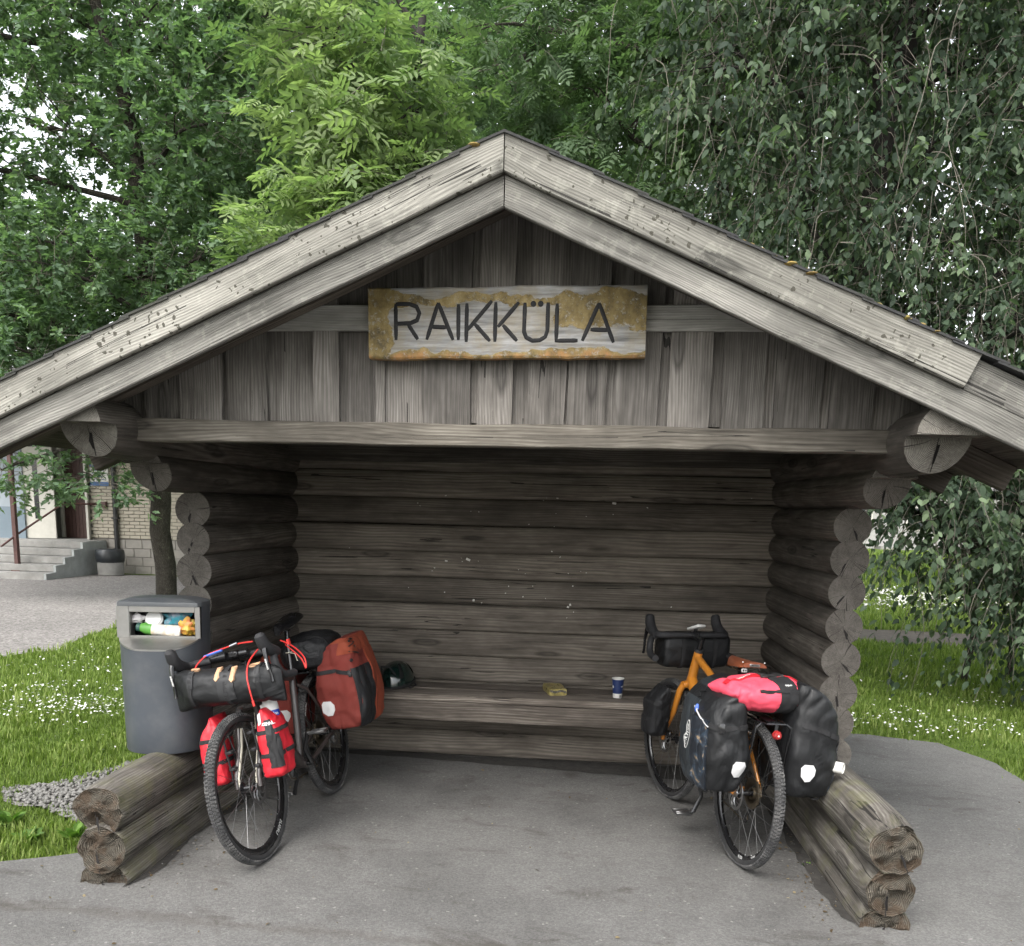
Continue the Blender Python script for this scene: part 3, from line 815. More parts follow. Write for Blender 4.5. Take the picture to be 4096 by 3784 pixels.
# ------------------------------------------------------------------ bench along the back wall
bench = empty('bench', (-.5, 5.55, 0), 'worn plank bench built along the back wall of the shelter', 'bench')
plank('seat_plank', (-2.02, 5.43, .492), (1.03, 5.44, .497), .19, .042, 'wood_bench', bench, up=(0, 1, 0), seed=2, jag=.006, segs=20)
plank('seat_plank', (-2.02, 5.635, .494), (1.03, 5.645, .498), .20, .040, 'wood_bench', bench, up=(0, 1, 0), seed=5, jag=.004, segs=20)
plank('front_board', (-2.02, 5.365, .408), (1.03, 5.375, .413), .118, .05, 'wood_bench', bench, seed=7, jag=.008, segs=20)
for x in (-1.9, -.5, .92):
    mb = MB(); mb.box((x, 5.62, .42), (.08, .28, .10), bev=.005); mb.build('bracket', 'wood_log', bench)

# ------------------------------------------------------------------ name board
SX, SZ = -.418, 2.305
sgn = empty('name_sign', (SX, 3.73, 2.17), 'carved wooden RAIKKÜLA name board with peeling ochre paint on the gable', 'sign')
# measured at y = 3.40; scaled out to the plane of the board
SY = 3.715
k_ = SY / 3.40
c0 = V((-.915 * k_, SY, H + (2.424 - H) * k_)); c1 = V((.089 * k_, SY, H + (2.436 - H) * k_))
b0 = V((-.916 * k_, SY, H + (2.183 - H) * k_)); b1 = V((.092 * k_, SY, H + (2.187 - H) * k_))
ctr = (c0 + c1 + b0 + b1) / 4
W_, Hh = (c1 - c0).length, ((c0 - b0).length + (c1 - b1).length) / 2
M = frame_from(c1 - c0, (0, 0, 1), ctr)
mb = MB(); rings = []
for i in range(41):
    x = -W_ / 2 + W_ * i / 40
    j0 = .006 * noise.noise(V((x * 6, 3, 0))) + .003 * noise.noise(V((x * 22, 7, 0))); j1 = .007 * noise.noise(V((x * 4, 13, 0))) + .003 * noise.noise(V((x * 25, 17, 0)))
    h = Hh / 2; t = .024
    rings.append([V((x, yy, zz)) for yy, zz in ((-t, -h + j0 + .008), (-t + .006, -h + j0), (t, -h + j0), (t, h + j1), (-t + .006, h + j1), (-t, h + j1 - .006))])
mb.loft(rings); mb.build('board', 'sign_paint', sgn, M, 35)
# letter strokes, measured on the board (fractions of its width / height)
def sgp(px, py):                                     # 2000x615 crop pixels -> board local
    return V(((px - 972) / 1700 * W_, -.0255, -(py - 322) / 435 * Hh))
strokes = [
 ('R', [[(295, 205), (295, 425)], [(295, 205), (380, 205), (425, 222), (443, 262), (428, 305), (385, 322), (298, 325)], [(372, 330), (432, 422)]]),
 ('A', [[(560, 200), (487, 425)], [(560, 200), (652, 428)], [(515, 345), (610, 350)]]),
 ('I', [[(685, 210), (684, 428)]]),
 ('K', [[(737, 205), (733, 440)], [(890, 192), (740, 368)], [(785, 330), (880, 436)]]),
 ('K', [[(914, 200), (910, 440)], [(1055, 202), (928, 350)], [(958, 338), (1046, 436)]]),
 ('U', [[(1092, 205), (1088, 380), (1102, 415), (1140, 435), (1185, 432), (1218, 412), (1230, 375), (1232, 205)]]),
 ('L', [[(1287, 212), (1285, 436), (1415, 436)]]),
 ('A', [[(1538, 212), (1442, 438)], [(1538, 212), (1630, 450)], [(1490, 370), (1600, 375)]]),
]
for nm, ss in strokes:
    mb = MB()
    for st in ss:
        path = []
        for a, b in zip(st[:-1], st[1:]):
            for q in range(6): path.append(sgp(a[0] + (b[0] - a[0]) * q / 6, a[1] + (b[1] - a[1]) * q / 6))
        path.append(sgp(*st[-1]))
        rr = [.0080 * (1 + .12 * noise.noise(p * 40)) for p in path]; rr[0] *= .7; rr[-1] *= .7
        mb.tube(path, rr, 8, sy=.45, up=(0, 0, 1)) if False else mb.tube(path, rr, 8)
    if nm == 'U':
        for px in (1143, 1187): mb.ball(sgp(px, 213), (.0115, .004, .0115), 8, 6)
    # flatten strokes against the board
    mb.v = [(x, -.0246 + (y + .0255) * .22, z) for x, y, z in mb.v]
    mb.build('letter', 'letter_black', sgn, M)
# ------------------------------------------------------------------ things on the bench
ST = .513
def cyl_map(c, r0, r1, z0, z1):
    def f(a, t, off=0.0):
        r = r0 + (r1 - r0) * t + off
        return V((c[0] + r * math.sin(a), c[1] - r * math.cos(a), z0 + (z1 - z0) * t))
    return f
cup = empty('paper_cup', (.08, 5.50, ST), 'dark blue paper coffee cup with white rim standing on the bench', 'cup')
mb = MB(); Mc = Matrix.Translation(V((.08, 5.50, ST + .001)))
mb.lathe([(.001, .004), (.026, .004), (.0262, 0), (.0275, .0), (.0300, .030)], Mc, 28); mb.m = 1
mb.lathe([(.0300, .030), (.0362, .118)], Mc, 28); mb.m = 0
mb.lathe([(.0362, .118), (.0385, .120), (.0392, .1225), (.0382, .125), (.0360, .1235), (.0350, .119), (.027, .01), (.001, .009)], Mc, 28)
mb.build('cup_wall', ['paper_white', 'cup_blue'], cup)
cf = cyl_map((.08, 5.50), .0277, .0362, ST, ST + .118)
mb = MB()
for k in range(5):
    a = .42 + k * .09
    mb.add([cf(a, .06, .0006), cf(a + .055, .06, .0006), cf(a + .055, .20, .0006), cf(a, .20, .0006)], [[0, 1, 2, 3]])
mb.build('print_block', 'black_matte', cup)
lettering('ooo', .016, lambda x, y: cf(.95 + x / .033, .66 + y / .118, .0006), 'mark_white', cup, bold=.0006)
mb = MB()
for k in range(14):
    pass
mb.lathe([(.0, .0), (.0085, 0)], None, 14)
mb.v = [tuple(cf(-1.05 + x / .033, .62 + y / .118, .0006)) for x, y, z in mb.v]; mb.build('logo', 'mark_white', cup)

pk = empty('gold_packet', (-.32, 5.52, ST), 'crumpled gold foil snack packet lying on the bench', 'packet')
Mp = Matrix.Translation(V((-.315, 5.565, ST + .024))) @ Matrix.Rotation(math.radians(17), 4, 'Z')
mb = MB(); rings = []
for i in range(9):
    y = -.10 + .20 * i / 8; ring = []
    for k in range(20):
        q = 2 * PI * k / 20; cx, cz = math.cos(q), math.sin(q)
        e = .35; s_ = 1 - .10 * (i in (0, 8))
        x = .060 * s_ * math.copysign(abs(cx) ** e, cx); z = .0235 * s_ * math.copysign(abs(cz) ** e, cz)
        n_ = .0045 * noise.noise(V((x * 30, y * 25, z * 30)))
        ring.append(V((x + n_, y + n_ * .6, z + (n_ if z > 0 else 0))))
    rings.append(ring)
mb.loft(rings); mb.build('wrapper', 'foil_gold', pk, Mp, 25)
mb = MB(); rings = [[V((x, -.100 - .006 * math.sin(i * 1.3) , .012 - i * .006 + .004 * math.sin(x * 90))) for x in np.linspace(-.052, .052, 12)] for i in range(5)]
mb.loft(rings, closed=False); mb.build('end_fold', 'foil_silver', pk, Mp, 25)

# bicycle helmet, opening away, lying on its side of the bench
hm = empty('bicycle_helmet', (-1.335, 5.56, ST), 'glossy dark green bicycle helmet resting on the bench beside the red pannier', 'helmet')
Mh = Matrix.Translation(V((-1.335, 5.58, ST + .012))) @ Matrix.Rotation(math.radians(78), 4, 'Z')
def hshape(a, t, off=0.0):                            # a round, t from rim to crown
    e = t * PI / 2
    rx, ry, rz = .145 + off, .105 + off, .135 + off
    x = rx * math.cos(e) * math.cos(a); y = ry * math.cos(e) * math.sin(a); z = rz * math.sin(e) ** .9 + .018 * math.cos(a) * (1 - t) + .012
    return V((x, y, z))
mb = MB()
NA, NTT = 48, 14
vents = lambda a, t: (.22 < t < .80) and (abs(math.sin(a * 3.0 + .4)) < .30) and math.cos(a) > -.95
grid = [[hshape(2 * PI * i / NA, j / NTT * .985) for i in range(NA)] for j in range(NTT + 1)]
vs = [p for r in grid for p in r]; fs = []
for j in range(NTT):
    for i in range(NA):
        if not vents(2 * PI * (i + .5) / NA, (j + .5) / NTT): fs.append([j * NA + i, j * NA + (i + 1) % NA, (j + 1) * NA + (i + 1) % NA, (j + 1) * NA + i])
fs.append([NTT * NA + i for i in range(NA)])
mb.add(vs, fs)
mb.build('shell', 'helmet_shell', hm, Mh, 60)
mb = MB(); rings = [[hshape(2 * PI * i / 32, j / 10 * .985, -.016 if j else -.002) for i in range(32)] for j in range(11)]
mb.loft(rings, cap0=False); mb.build('liner', 'helmet_foam', hm, Mh)
mb = MB(); mb.tube([hshape(2 * PI * i / 40, 0, .003) for i in range(40)], .009, 8, closed=True); mb.build('rim_band', 'helmet_foam', hm, Mh)
mb = MB()
mb.tube([V((-.12, .04, .08)), V((-.155, .03, .13)), V((-.15, -.02, .135)), V((-.12, -.05, .08))], .007, 6); mb.tube([V((.05, -.09, .02)), V((.02, -.13, -.004)), V((-.06, -.125, -.006)), V((-.08, -.08, .02))], .005, 5)
mb.build('strap', 'webbing', hm, Mh)
# ------------------------------------------------------------------ litter bin standing on the left base logs
BX, BY, BZ = -2.165, 4.19, .443
BH = .735
Mb = Matrix.Translation(V((BX, BY, BZ))) @ Matrix.Rotation(math.radians(9), 4, 'Z')   # local -y is the front
bin_ = empty('litter_bin', (BX, BY, BZ), 'dark grey metal litter bin with full open slot, standing on the left base logs', 'litter bin')
def bplan(q, s=1.0):
    c, n = math.cos(q), math.sin(q)
    # rounded front, flatter back
    x = .205 * math.copysign(abs(c) ** .80, c); y = (.215 if n < 0 else .165) * math.copysign(abs(n) ** (.95 if n < 0 else .55), n)
    return V((x * s, y * s, 0))
NQ = 64; ZO = BH - .185; ZT = BH - .03; CH = -.085                # slot bottom, slot top, chord plane
tap = lambda z: .955 + .045 * z / BH
mb = MB(); rings = []
def droop(y): return 0.0 if y > CH else .042 * min(1, (CH - y) / .12)
for z in (0.0, .006, .15, .3, .45, ZO):
    ring = [bplan(2 * PI * k / NQ, tap(z) * (.985 if z == 0 else 1)) + V((0, 0, z)) for k in range(NQ)]
    if z == ZO:
        for p in ring: p.z -= droop(p.y)
    rings.append(ring)
mb.loft(rings, True, True, False)
# shell above the slot: everything behind the chord
arc = [bplan(2 * PI * k / NQ, tap(ZO)) for k in range(NQ)]
back = [k for k in range(NQ) if arc[k].y > CH]
back = sorted(back, key=lambda k: (k - NQ * 3 // 4) % NQ)
rings = [[bplan(2 * PI * k / NQ, tap(z)) + V((0, 0, z)) for k in back] for z in (ZO, ZT)]
mb.loft(rings, closed=False)
mb.build('body', 'bin_paint', bin_, Mb, 40)
xl = arc[back[-1]].x; xr = arc[back[0]].x
xl, xr = min(xl, xr), max(xl, xr)
# lip: flat shelf between chord and the rounded front
mb = MB()
fr = [k for k in range(NQ) if arc[k].y <= CH]; fr = sorted(fr)
poly = [V((arc[k].x * 1.012, arc[k].y * 1.012, ZO + .004 - droop(arc[k].y))) for k in fr]
poly = [V((xl, CH, ZO + .006))] + poly + [V((xr, CH, ZO + .006))]
low = [p - V((0, 0, .008)) for p in poly]; n = len(poly)
mb.add(poly + low, [list(range(n)), list(range(n, 2 * n))[::-1]] + [[i, n + i, n + (i + 1) % n, (i + 1) % n] for i in range(n)])
mb.build('slot_lip', 'steel_brushed', bin_, Mb, 30)
# frame round the slot
mb = MB(); yc = CH - .004
for x0, x1, z0, z1 in ((xl - .003, xl + .058, ZO, ZT), (xr - .022, xr + .003, ZO, ZT), (xl + .058, xr - .022, ZT - .03, ZT), (xl + .058, xr - .022, ZO, ZO + .012)):
    mb.box(((x0 + x1) / 2, yc, (z0 + z1) / 2), (x1 - x0, .010, z1 - z0), bev=.002)
for x in (xl + .058, xr - .022):
    mb.box((x, yc + .03, (ZO + ZT) / 2), (.004, .06, ZT - ZO - .002))
mb.build('slot_frame', 'steel_brushed', bin_, Mb)
# lid: low dome with the chord in front
mb = MB(); rings = []
pl = [bplan(2 * PI * k / NQ, tap(BH) * 1.015) for k in range(NQ)]
for p in pl: p.y = max(p.y, CH - .012)
for s, z in ((1.0, ZT - .002), (1.0, ZT + .012), (.985, ZT + .018), (.8, ZT + .030), (.5, ZT + .038), (.15, ZT + .041)):
    rings.append([V((p.x * s, p.y * s, z)) for p in pl])
mb.loft(rings); mb.build('lid', 'bin_lid', bin_, Mb, 30)
# inner liner visible through the slot
mb = MB(); mb.box((0, .005, ZO - .06), (.30, .17, .004)); mb.box((0, .095, (ZO + ZT) / 2 - .03), (.33, .006, .24)); mb.build('liner', 'black_matte', bin_, Mb)
mb = MB(); mb.lathe([(.0, 0), (.008, 0), (.008, .0015), (.0, .0015)], Mb @ Matrix.Translation(V((.055, -.1965, ZO - .045))) @ Matrix.Rotation(math.radians(100), 4, 'X'), 14)
mb.box(Mb @ V((.055, -.1975, ZO - .055)), (.004, .003, .010)); mb.build('lock_tag', 'mark_white', bin_)
mb = MB(); q = .15; p0 = bplan(q, tap(.3)); mb.box(Mb @ V((p0.x + .001, p0.y, .30)), (.004, .003, .62)); mb.build('seam', 'black_matte', bin_)

# rubbish in the slot
zb = ZO + .012
def rub(name, label, cat, loc): return empty(name, Mb @ V(loc), label, cat)
bt = rub('drink_bottle', 'white plastic yoghurt drink bottle with green label lying in the bin slot', 'bottle', (0, -.05, zb))
Mbt = Mb @ Matrix.Translation(V((-.115, -.055, zb + .036))) @ Matrix.Rotation(math.radians(97), 4, 'Y') @ Matrix.Rotation(.3, 4, 'Z')
mb = MB()
mb.m = 2; mb.lathe([(.001, 0), (.020, 0), (.0215, .004), (.0215, .016), (.020, .018)], Mbt, 20)
mb.m = 1; mb.lathe([(.020, .018), (.024, .028), (.030, .045), (.0315, .075)], Mbt, 20)
mb.m = 0; mb.lathe([(.0315, .075), (.030, .10), (.028, .12), (.0315, .15), (.0345, .175), (.0345, .200), (.031, .212), (.02, .214), (.001, .211)], Mbt, 20)
plain('label_green', (.10, .32, .05), .45, var=.15, vs=20); plain('cap_dark', (.03, .10, .08), .5); plain('label_print', (.70, .68, .62), .45, var=.5, vs=35, dirt=(.65, .35, .05), dirt_amt=.7, dscale=28)
mb.build('bottle_body', ['label_print', 'label_green', 'cap_dark'], bt)
lettering('ACTIVIA', .019, lambda x, y: Mbt @ V(((.0318) * math.cos(2.75 + y / .031), .0318 * math.sin(2.75 + y / .031), .050 + x * .8)), 'mark_white', bt, bold=.0004)
def mkcup(name, loc, rx, ang_, label, cat, mat):
    e = rub(name, label, cat, loc); M2 = Mb @ Matrix.Translation(V(loc)) @ Matrix.Rotation(ang_, 4, 'X')
    mb = MB(); mb.lathe([(.001, .012), (.030, .012), (.032, .014), (.036, .014), (.040, .006), (.043, .004), (.044, 0), (.040, -.002)], M2, 24); mb.build('lid_disc', mat, e)
    mb = MB(); mb.lathe([(.039, -.002), (.030, -.08)], M2, 24); mb.build('cup_wall', 'paper_white', e)
mkcup('coffee_cup', (-.035, -.045, zb + .075), 0, math.radians(62), 'white coffee cup lid showing behind the bottle in the bin slot', 'cup', 'white_plastic')
def crumple(name, label, cat, loc, r, mat, seed, sz=(1, 1, 1)):
    e = rub(name, label, cat, loc); mb = MB(); rings = []
    for i in range(9):
        t = PI * (i + .3) / 9.6; ring = []
        for k in range(14):
            q = 2 * PI * k / 14; d = V((math.sin(t) * math.cos(q), math.sin(t) * math.sin(q), math.cos(t)))
            rr = r * (1 + .75 * noise.noise(d * 2.6 + V((seed, 0, 0))))
            ring.append(Mb @ (V(loc) + V((d.x * rr * sz[0], d.y * rr * sz[1], d.z * rr * sz[2]))))
        rings.append(ring)
    mb.loft(rings); mb.build('wrapper', mat, e, None, 15)
plain('wrap_teal', (.03, .22, .28), .35, var=.5, vs=30, dirt=(.5, .25, .3), dirt_amt=.6, dscale=22)
plain('wrap_snack', (.60, .42, .06), .35, var=.4, vs=25, dirt=(.55, .05, .04), dirt_amt=.9, dscale=24)
plain('tissue', (.62, .60, .60), .8, var=.15, vs=20)
crumple('teal_wrapper', 'crumpled teal and pink plastic wrapper at the top of the bin slot', 'wrapper', (.075, -.03, zb + .075), .055, 'wrap_teal', 2.0, (1.3, .6, .8))
crumple('snack_bag', 'yellow and red snack bag pushed into the right end of the bin slot', 'snack bag', (.125, -.05, zb + .035), .045, 'wrap_snack', 5.0, (.9, .6, .95))
crumple('paper_tissue', 'white crumpled tissue at the left end of the bin slot', 'tissue', (-.115, -.045, zb + .075), .028, 'tissue', 9.0, (1.1, .7, .8))
# ------------------------------------------------------------------ bicycles
WR = .352                                              # wheel radius to the tread
def bike_matrix(x, y, psi, lean):
    f = V((math.cos(psi), math.sin(psi), 0)); l = V((-f.y, f.x, 0)); z = V((0, 0, 1))
    up = z * math.cos(lean) - l * math.sin(lean); lf = l * math.cos(lean) + z * math.sin(lean)
    M = Matrix.Identity(4)
    for i in range(3): M[i][0] = f[i]; M[i][1] = lf[i]; M[i][2] = up[i]
    M.translation = V((x, y, 0)); return M
HA = math.radians(71)
AX = V((-math.cos(HA), 0, math.sin(HA))); PERP = V((math.sin(HA), 0, math.cos(HA)))

def tyre_mesh(side_mat='rubber_side'):
    mb = MB(); R0, W = WR - .022, .0225; n = 72
    prof = []
    for k in range(11):
        q = -2.35 + 4.7 * k / 10
        prof.append((R0 - .002 + W * math.cos(q), W * math.sin(q)))
    Mx = Matrix.Rotation(-PI / 2, 4, 'X')
    mb.m = 1; mb.lathe(prof, Mx, n)
    # tread: rows of small knobs
    mb.m = 0
    rows = ((0.0, 130, .0058, .0040), (.34, 130, .0052, .0034), (-.34, 130, .0052, .0034), (.68, 130, .005, .0034), (-.68, 130, .005, .0034), (1.06, 110, .006, .005), (-1.06, 110, .006, .005))
    for ri, (q, cnt, lx, ly) in enumerate(rows):
        for k in range(cnt):
            th = 2 * PI * (k + .5 * (ri % 2)) / cnt
            rr = R0 - .002 + W * math.cos(q); ww = W * math.sin(q)
            rad = V((math.cos(th), 0, math.sin(th))); tan = V((-math.sin(th), 0, math.cos(th))); sd = V((0, 1, 0))
            nrm = rad * math.cos(q) + sd * math.sin(q); wd = sd * math.cos(q) - rad * math.sin(q)
            c = rad * rr + sd * ww
            b = [c + tan * (a * lx) + wd * (e * ly) - nrm * .001 for a, e in ((-1, -1), (1, -1), (1, 1), (-1, 1))]
            t = [c + tan * (a * lx * .75) + wd * (e * ly * .75) + nrm * .0040 for a, e in ((-1, -1), (1, -1), (1, 1), (-1, 1))]
            mb.add(b + t, [[4, 5, 6, 7], [0, 1, 5, 4], [1, 2, 6, 5], [2, 3, 7, 6], [3, 0, 4, 7]])
    return mb.mesh('tyre', ['rubber', side_mat], 50)
TYRE = None
def rim_mesh(depth, mat):
    mb = MB(); ro = WR - .036; ri = ro - depth
    Mx = Matrix.Rotation(-PI / 2, 4, 'X')
    mb.lathe([(ro, .0115), (ro - .004, .013), (ro - depth * .5, .0125), (ri + .003, .007), (ri, 0), (ri + .003, -.007), (ro - depth * .5, -.0125), (ro - .004, -.013), (ro, -.0115), (ro, .0115)], Mx, 64)
    return mb.mesh('rim', mat, 40)
def spoke_mesh(L, name='spoke'):
    mb = MB(); mb.tube([V((0, 0, 0)), V((0, 0, L))], .0011, 5); mb.m = 1; mb.tube([V((0, 0, L - .014)), V((0, 0, L + .002))], .0019, 6)
    return mb.mesh(name, ['steel_dark', 'steel'], 40)
def wheel(parent, W, centre, axis_m, rim_depth, rim_text, text_mat, nsp, hubw, rotor_side, rotor_mat, ri_spoke):
    """axis_m: matrix whose y axis is the axle (left)"""
    global TYRE
    if TYRE is None: TYRE = tyre_mesh()
    M = W @ Matrix.Translation(centre) @ axis_m
    we = bpy.data.objects.new('wheel', None); we.empty_display_size = .05; link(we, parent, M)
    link(bpy.data.objects.new('tyre', TYRE), we, M @ Matrix.Rotation(random.random() * 6, 4, 'Y'))
    link(bpy.data.objects.new('rim', rim_mesh(rim_depth, 'black_gloss')), we, M)
    # hub shell with flanges
    mb = MB(); Mx = Matrix.Rotation(-PI / 2, 4, 'X'); h = hubw / 2
    mb.lathe([(.001, -h), (.010, -h), (.010, -h + .008), (.030, -h + .012), (.030, -h + .016), (.013, -h + .024), (.012, h - .024), (.030, h - .016), (.030, h - .012), (.010, h - .008), (.010, h), (.001, h)], Mx, 24)
    mb.build('hub', 'black_gloss', we, M)
    rin = WR - .036 - rim_depth
    me = spoke_mesh(1.0)
    for k in range(nsp):
        sd = 1 if k % 2 else -1
        a = 2 * PI * k / nsp; da = (1 if (k // 2) % 2 else -1) * 1.05
        p0 = V((.029 * math.cos(a + da), sd * (h - .014), .029 * math.sin(a + da))); p1 = V((rin * math.cos(a), 0, rin * math.sin(a)))
        d = p1 - p0; L = d.length
        q = d.to_track_quat('Z', 'Y').to_matrix().to_4x4()
        link(bpy.data.objects.new('spoke', me), we, M @ Matrix.Translation(p0) @ q @ Matrix.Diagonal((1, 1, L, 1)))
    if rotor_side:
        mb = MB(); y = rotor_side * (h - .002)
        Mr = Matrix.Translation(V((0, y, 0))) @ Mx
        mb.lathe([(.080, -.0009), (.080, .0009), (.066, .0009), (.066, -.0009), (.080, -.0009)], Mr, 40)
        for k in range(10):
            a = 2 * PI * k / 10
            mb.tube([Mr @ V((.018 * math.cos(a), .018 * math.sin(a), 0)), Mr @ V((.045 * math.cos(a + .25), .045 * math.sin(a + .25), 0)), Mr @ V((.068 * math.cos(a + .62), .068 * math.sin(a + .62), 0))], .003, 4)
        mb.lathe([(.001, -.004), (.020, -.004), (.020, .004), (.001, .004)], Mr, 20)
        mb.build('brake_rotor', rotor_mat, we, M)
    rm = WR - .036 - rim_depth * .5
    for (txt, ang0, sd, size) in rim_text:
        def mp(x, y, ang0=ang0, sd=sd):
            a = ang0 - sd * x / rm; r = rm + y
            return V((r * math.cos(a), sd * (.0135 if abs(y) < .006 else .0138), r * math.sin(a)))
        lettering(txt, size, mp, text_mat, we, M, bold=.0003)
    return we

def dropbar(parent, W, M, halfw, tape='black_bar', hoods='black_bar', text=False):
    """M: steering frame at the bar clamp, x forward, y left, z up"""
    hb = bpy.data.objects.new('handlebar', None); hb.empty_display_size = .05; link(hb, parent, W @ M)
    mb = MB()
    half = [(0, 0, 0), (0, .08, 0), (0, halfw - .035, .0), (.012, halfw - .012, -.001), (.04, halfw, -.004), (.072, halfw + .004, -.010), (.092, halfw + .009, -.030), (.098, halfw + .014, -.060), (.085, halfw + .020, -.095), (.050, halfw + .026, -.118), (.0, halfw + .031, -.124), (-.03, halfw + .034, -.125)]
    path = [V((x, -y, z)) for x, y, z in reversed(half)] + [V(p) for p in half[1:]]
    rr = [.0165] * 9 + [.0155, .0135, .0135] + [.0155] * 1 + [.0165] * 10
    rr = [.0185 if abs(p.y) > .09 else .0155 for p in path]
    mb.tube(path, rr, 10); mb.build('bar', tape, hb, W @ M)
    for sd in (-1, 1):
        mb = MB(); y = sd * (halfw + .004)
        mb.tube([V((.035, y, -.006)), V((.080, y, .004)), V((.120, y - sd * .002, .020)), V((.146, y - sd * .004, .050)), V((.156, y - sd * .005, .085)), V((.158, y - sd * .006, .096))], [.021, .026, .0285, .0275, .025, .014], 12, sy=1.10)
        mb.build('brake_hood', hoods, hb, W @ M)
        mb = MB(); mb.tube([V((.140, y, .045)), V((.162, y + sd * .004, .010)), V((.172, y + sd * .008, -.05)), V((.165, y + sd * .012, -.10)), V((.170, y + sd * .014, -.128))], [.013, .0115, .0085, .0075, .008], 8)
        lv = mb.build('brake_lever', 'black_gloss', hb, W @ M)
        if text:
            lettering('SHIMANO', .011, lambda u, v: V((.182 + (-.02 - u) * .06, y + sd * .007 + v, -.045 - u)), 'mark_white', hb, W @ M, bold=.0004)
    return hb

def saddle(parent, W, pos, mat, tilt=0.0, plate=False):
    sd = bpy.data.objects.new('saddle', None); sd.empty_display_size = .05
    M = W @ Matrix.Translation(V(pos)) @ Matrix.Rotation(tilt, 4, 'Y'); link(sd, parent, M)
    mb = MB(); rings = []
    for i in range(15):
        t = i / 14; x = -.135 + .275 * t
        hw = .072 * (1 - t) ** .9 * (1 if t > .1 else .86 + 1.4 * t) + .019 * min(1, t * 2.2) * (1 if t < .95 else .7)
        zt = .012 * (1 - t) ** 2 + .004 * t - (.010 if t > .95 else 0); th = .016 + .022 * t
        ring = []
        for k in range(17):
            q = PI * k / 16
            ring.append(V((x, hw * math.cos(q), zt - th * .9 + th * .9 * math.sin(q) ** .55 - (.012 * abs(math.cos(q)) ** 3))))
        ring += [V((x, -hw * .93, zt - th - .010)), V((x, hw * .93, zt - th - .010))][::1]
        rings.append(ring)
    mb.loft(rings); mb.build('cover', mat, sd, M, 50)
    mb = MB()
    for s in (-1, 1): mb.tube([V((.115, s * .010, -.028)), V((.06, s * .020, -.048)), V((-.06, s * .022, -.048)), V((-.115, s * .034, -.020))], .0035, 6)
    mb.build('rail', 'steel', sd, M)
    if plate:
        mb = MB(); mb.box((-.137, .0, -.004), (.003, .052, .013), bev=.001); mb.build('rear_plate', 'steel', sd, M)
        lettering('BROOKS', .009, lambda u, v: V((-.1392, -u, -.004 + v)), 'black_matte', sd, M, bold=.0003)
        mb = MB()
        for s in (-1, 1): mb.lathe([(.001, .003), (.004, .002), (.005, 0)], Matrix.Translation(V((-.120, s * .055, .008))), 8)
        mb.build('rivet', 'steel', sd, M)
    return sd

def crank_set(parent, W, bb, ang, ring_mat='steel_dark', pedal_mat='steel_dark', teeth=40, side_q=.075):
    cs = bpy.data.objects.new('crankset', None); cs.empty_display_size = .05; link(cs, parent, W @ Matrix.Translation(bb))
    Mx = Matrix.Rotation(-PI / 2, 4, 'X')
    r = teeth * .0127 / (2 * PI)
    mb = MB(); poly = []
    for k in range(teeth * 2):
        a = 2 * PI * k / (teeth * 2); rr = r + (.004 if k % 2 else -.002); poly.append((rr, a))
    y = -.048
    outer = [V((rr * math.cos(a), 0, rr * math.sin(a))) for rr, a in poly]; inner = [p * .80 for p in outer]
    n = len(outer)
    vs = [bb + p + V((0, y - .0015, 0)) for p in outer + inner] + [bb + p + V((0, y + .0015, 0)) for p in outer + inner]
    fs = []
    for k in range(n):
        j = (k + 1) % n
        fs += [[k, j, n + j, n + k], [2 * n + k, 3 * n + k, 3 * n + j, 2 * n + j], [k, 2 * n + k, 2 * n + j, j], [n + k, n + j, 3 * n + j, 3 * n + k]]
    mb.add(vs, fs)
    for k in range(4):
        a = ang + PI / 4 + k * PI / 2; mb.tube([bb + V((0, y, 0)), bb + V((r * .84 * math.cos(a), y, r * .84 * math.sin(a)))], .007, 5)
    mb.build('chainring', ring_mat, cs, W)
    mb = MB(); mb.tube([bb + V((0, -.075, 0)), bb + V((0, .075, 0))], .014, 12); mb.build('spindle', 'black_gloss', cs, W)
    for s in (-1, 1):
        a = ang + (0 if s < 0 else PI)
        e = bb + V((.170 * math.cos(a), s * (side_q + .010), .170 * math.sin(a)))
        mb = MB(); mb.tube([bb + V((0, s * (side_q - .012), 0)), bb.lerp(e, .5) + V((0, s * .004, 0)), e], [.017, .011, .012], 8); arm = mb.build('crank_arm', 'black_gloss', cs, W)
        mb = MB(); pc = e + V((0, s * .060, 0))
        for dx in (-.034, .034): mb.box(pc + V((dx, 0, 0)), (.010, .085, .014), bev=.003)
        for dy in (-.040, .040): mb.box(pc + V((0, dy, 0)), (.075, .008, .014), bev=.003)
        mb.tube([e, e + V((0, s * .10, 0))], .008, 8); mb.box(pc, (.022, .075, .012), bev=.003)
        mb.build('pedal', pedal_mat, cs, W)
    return cs

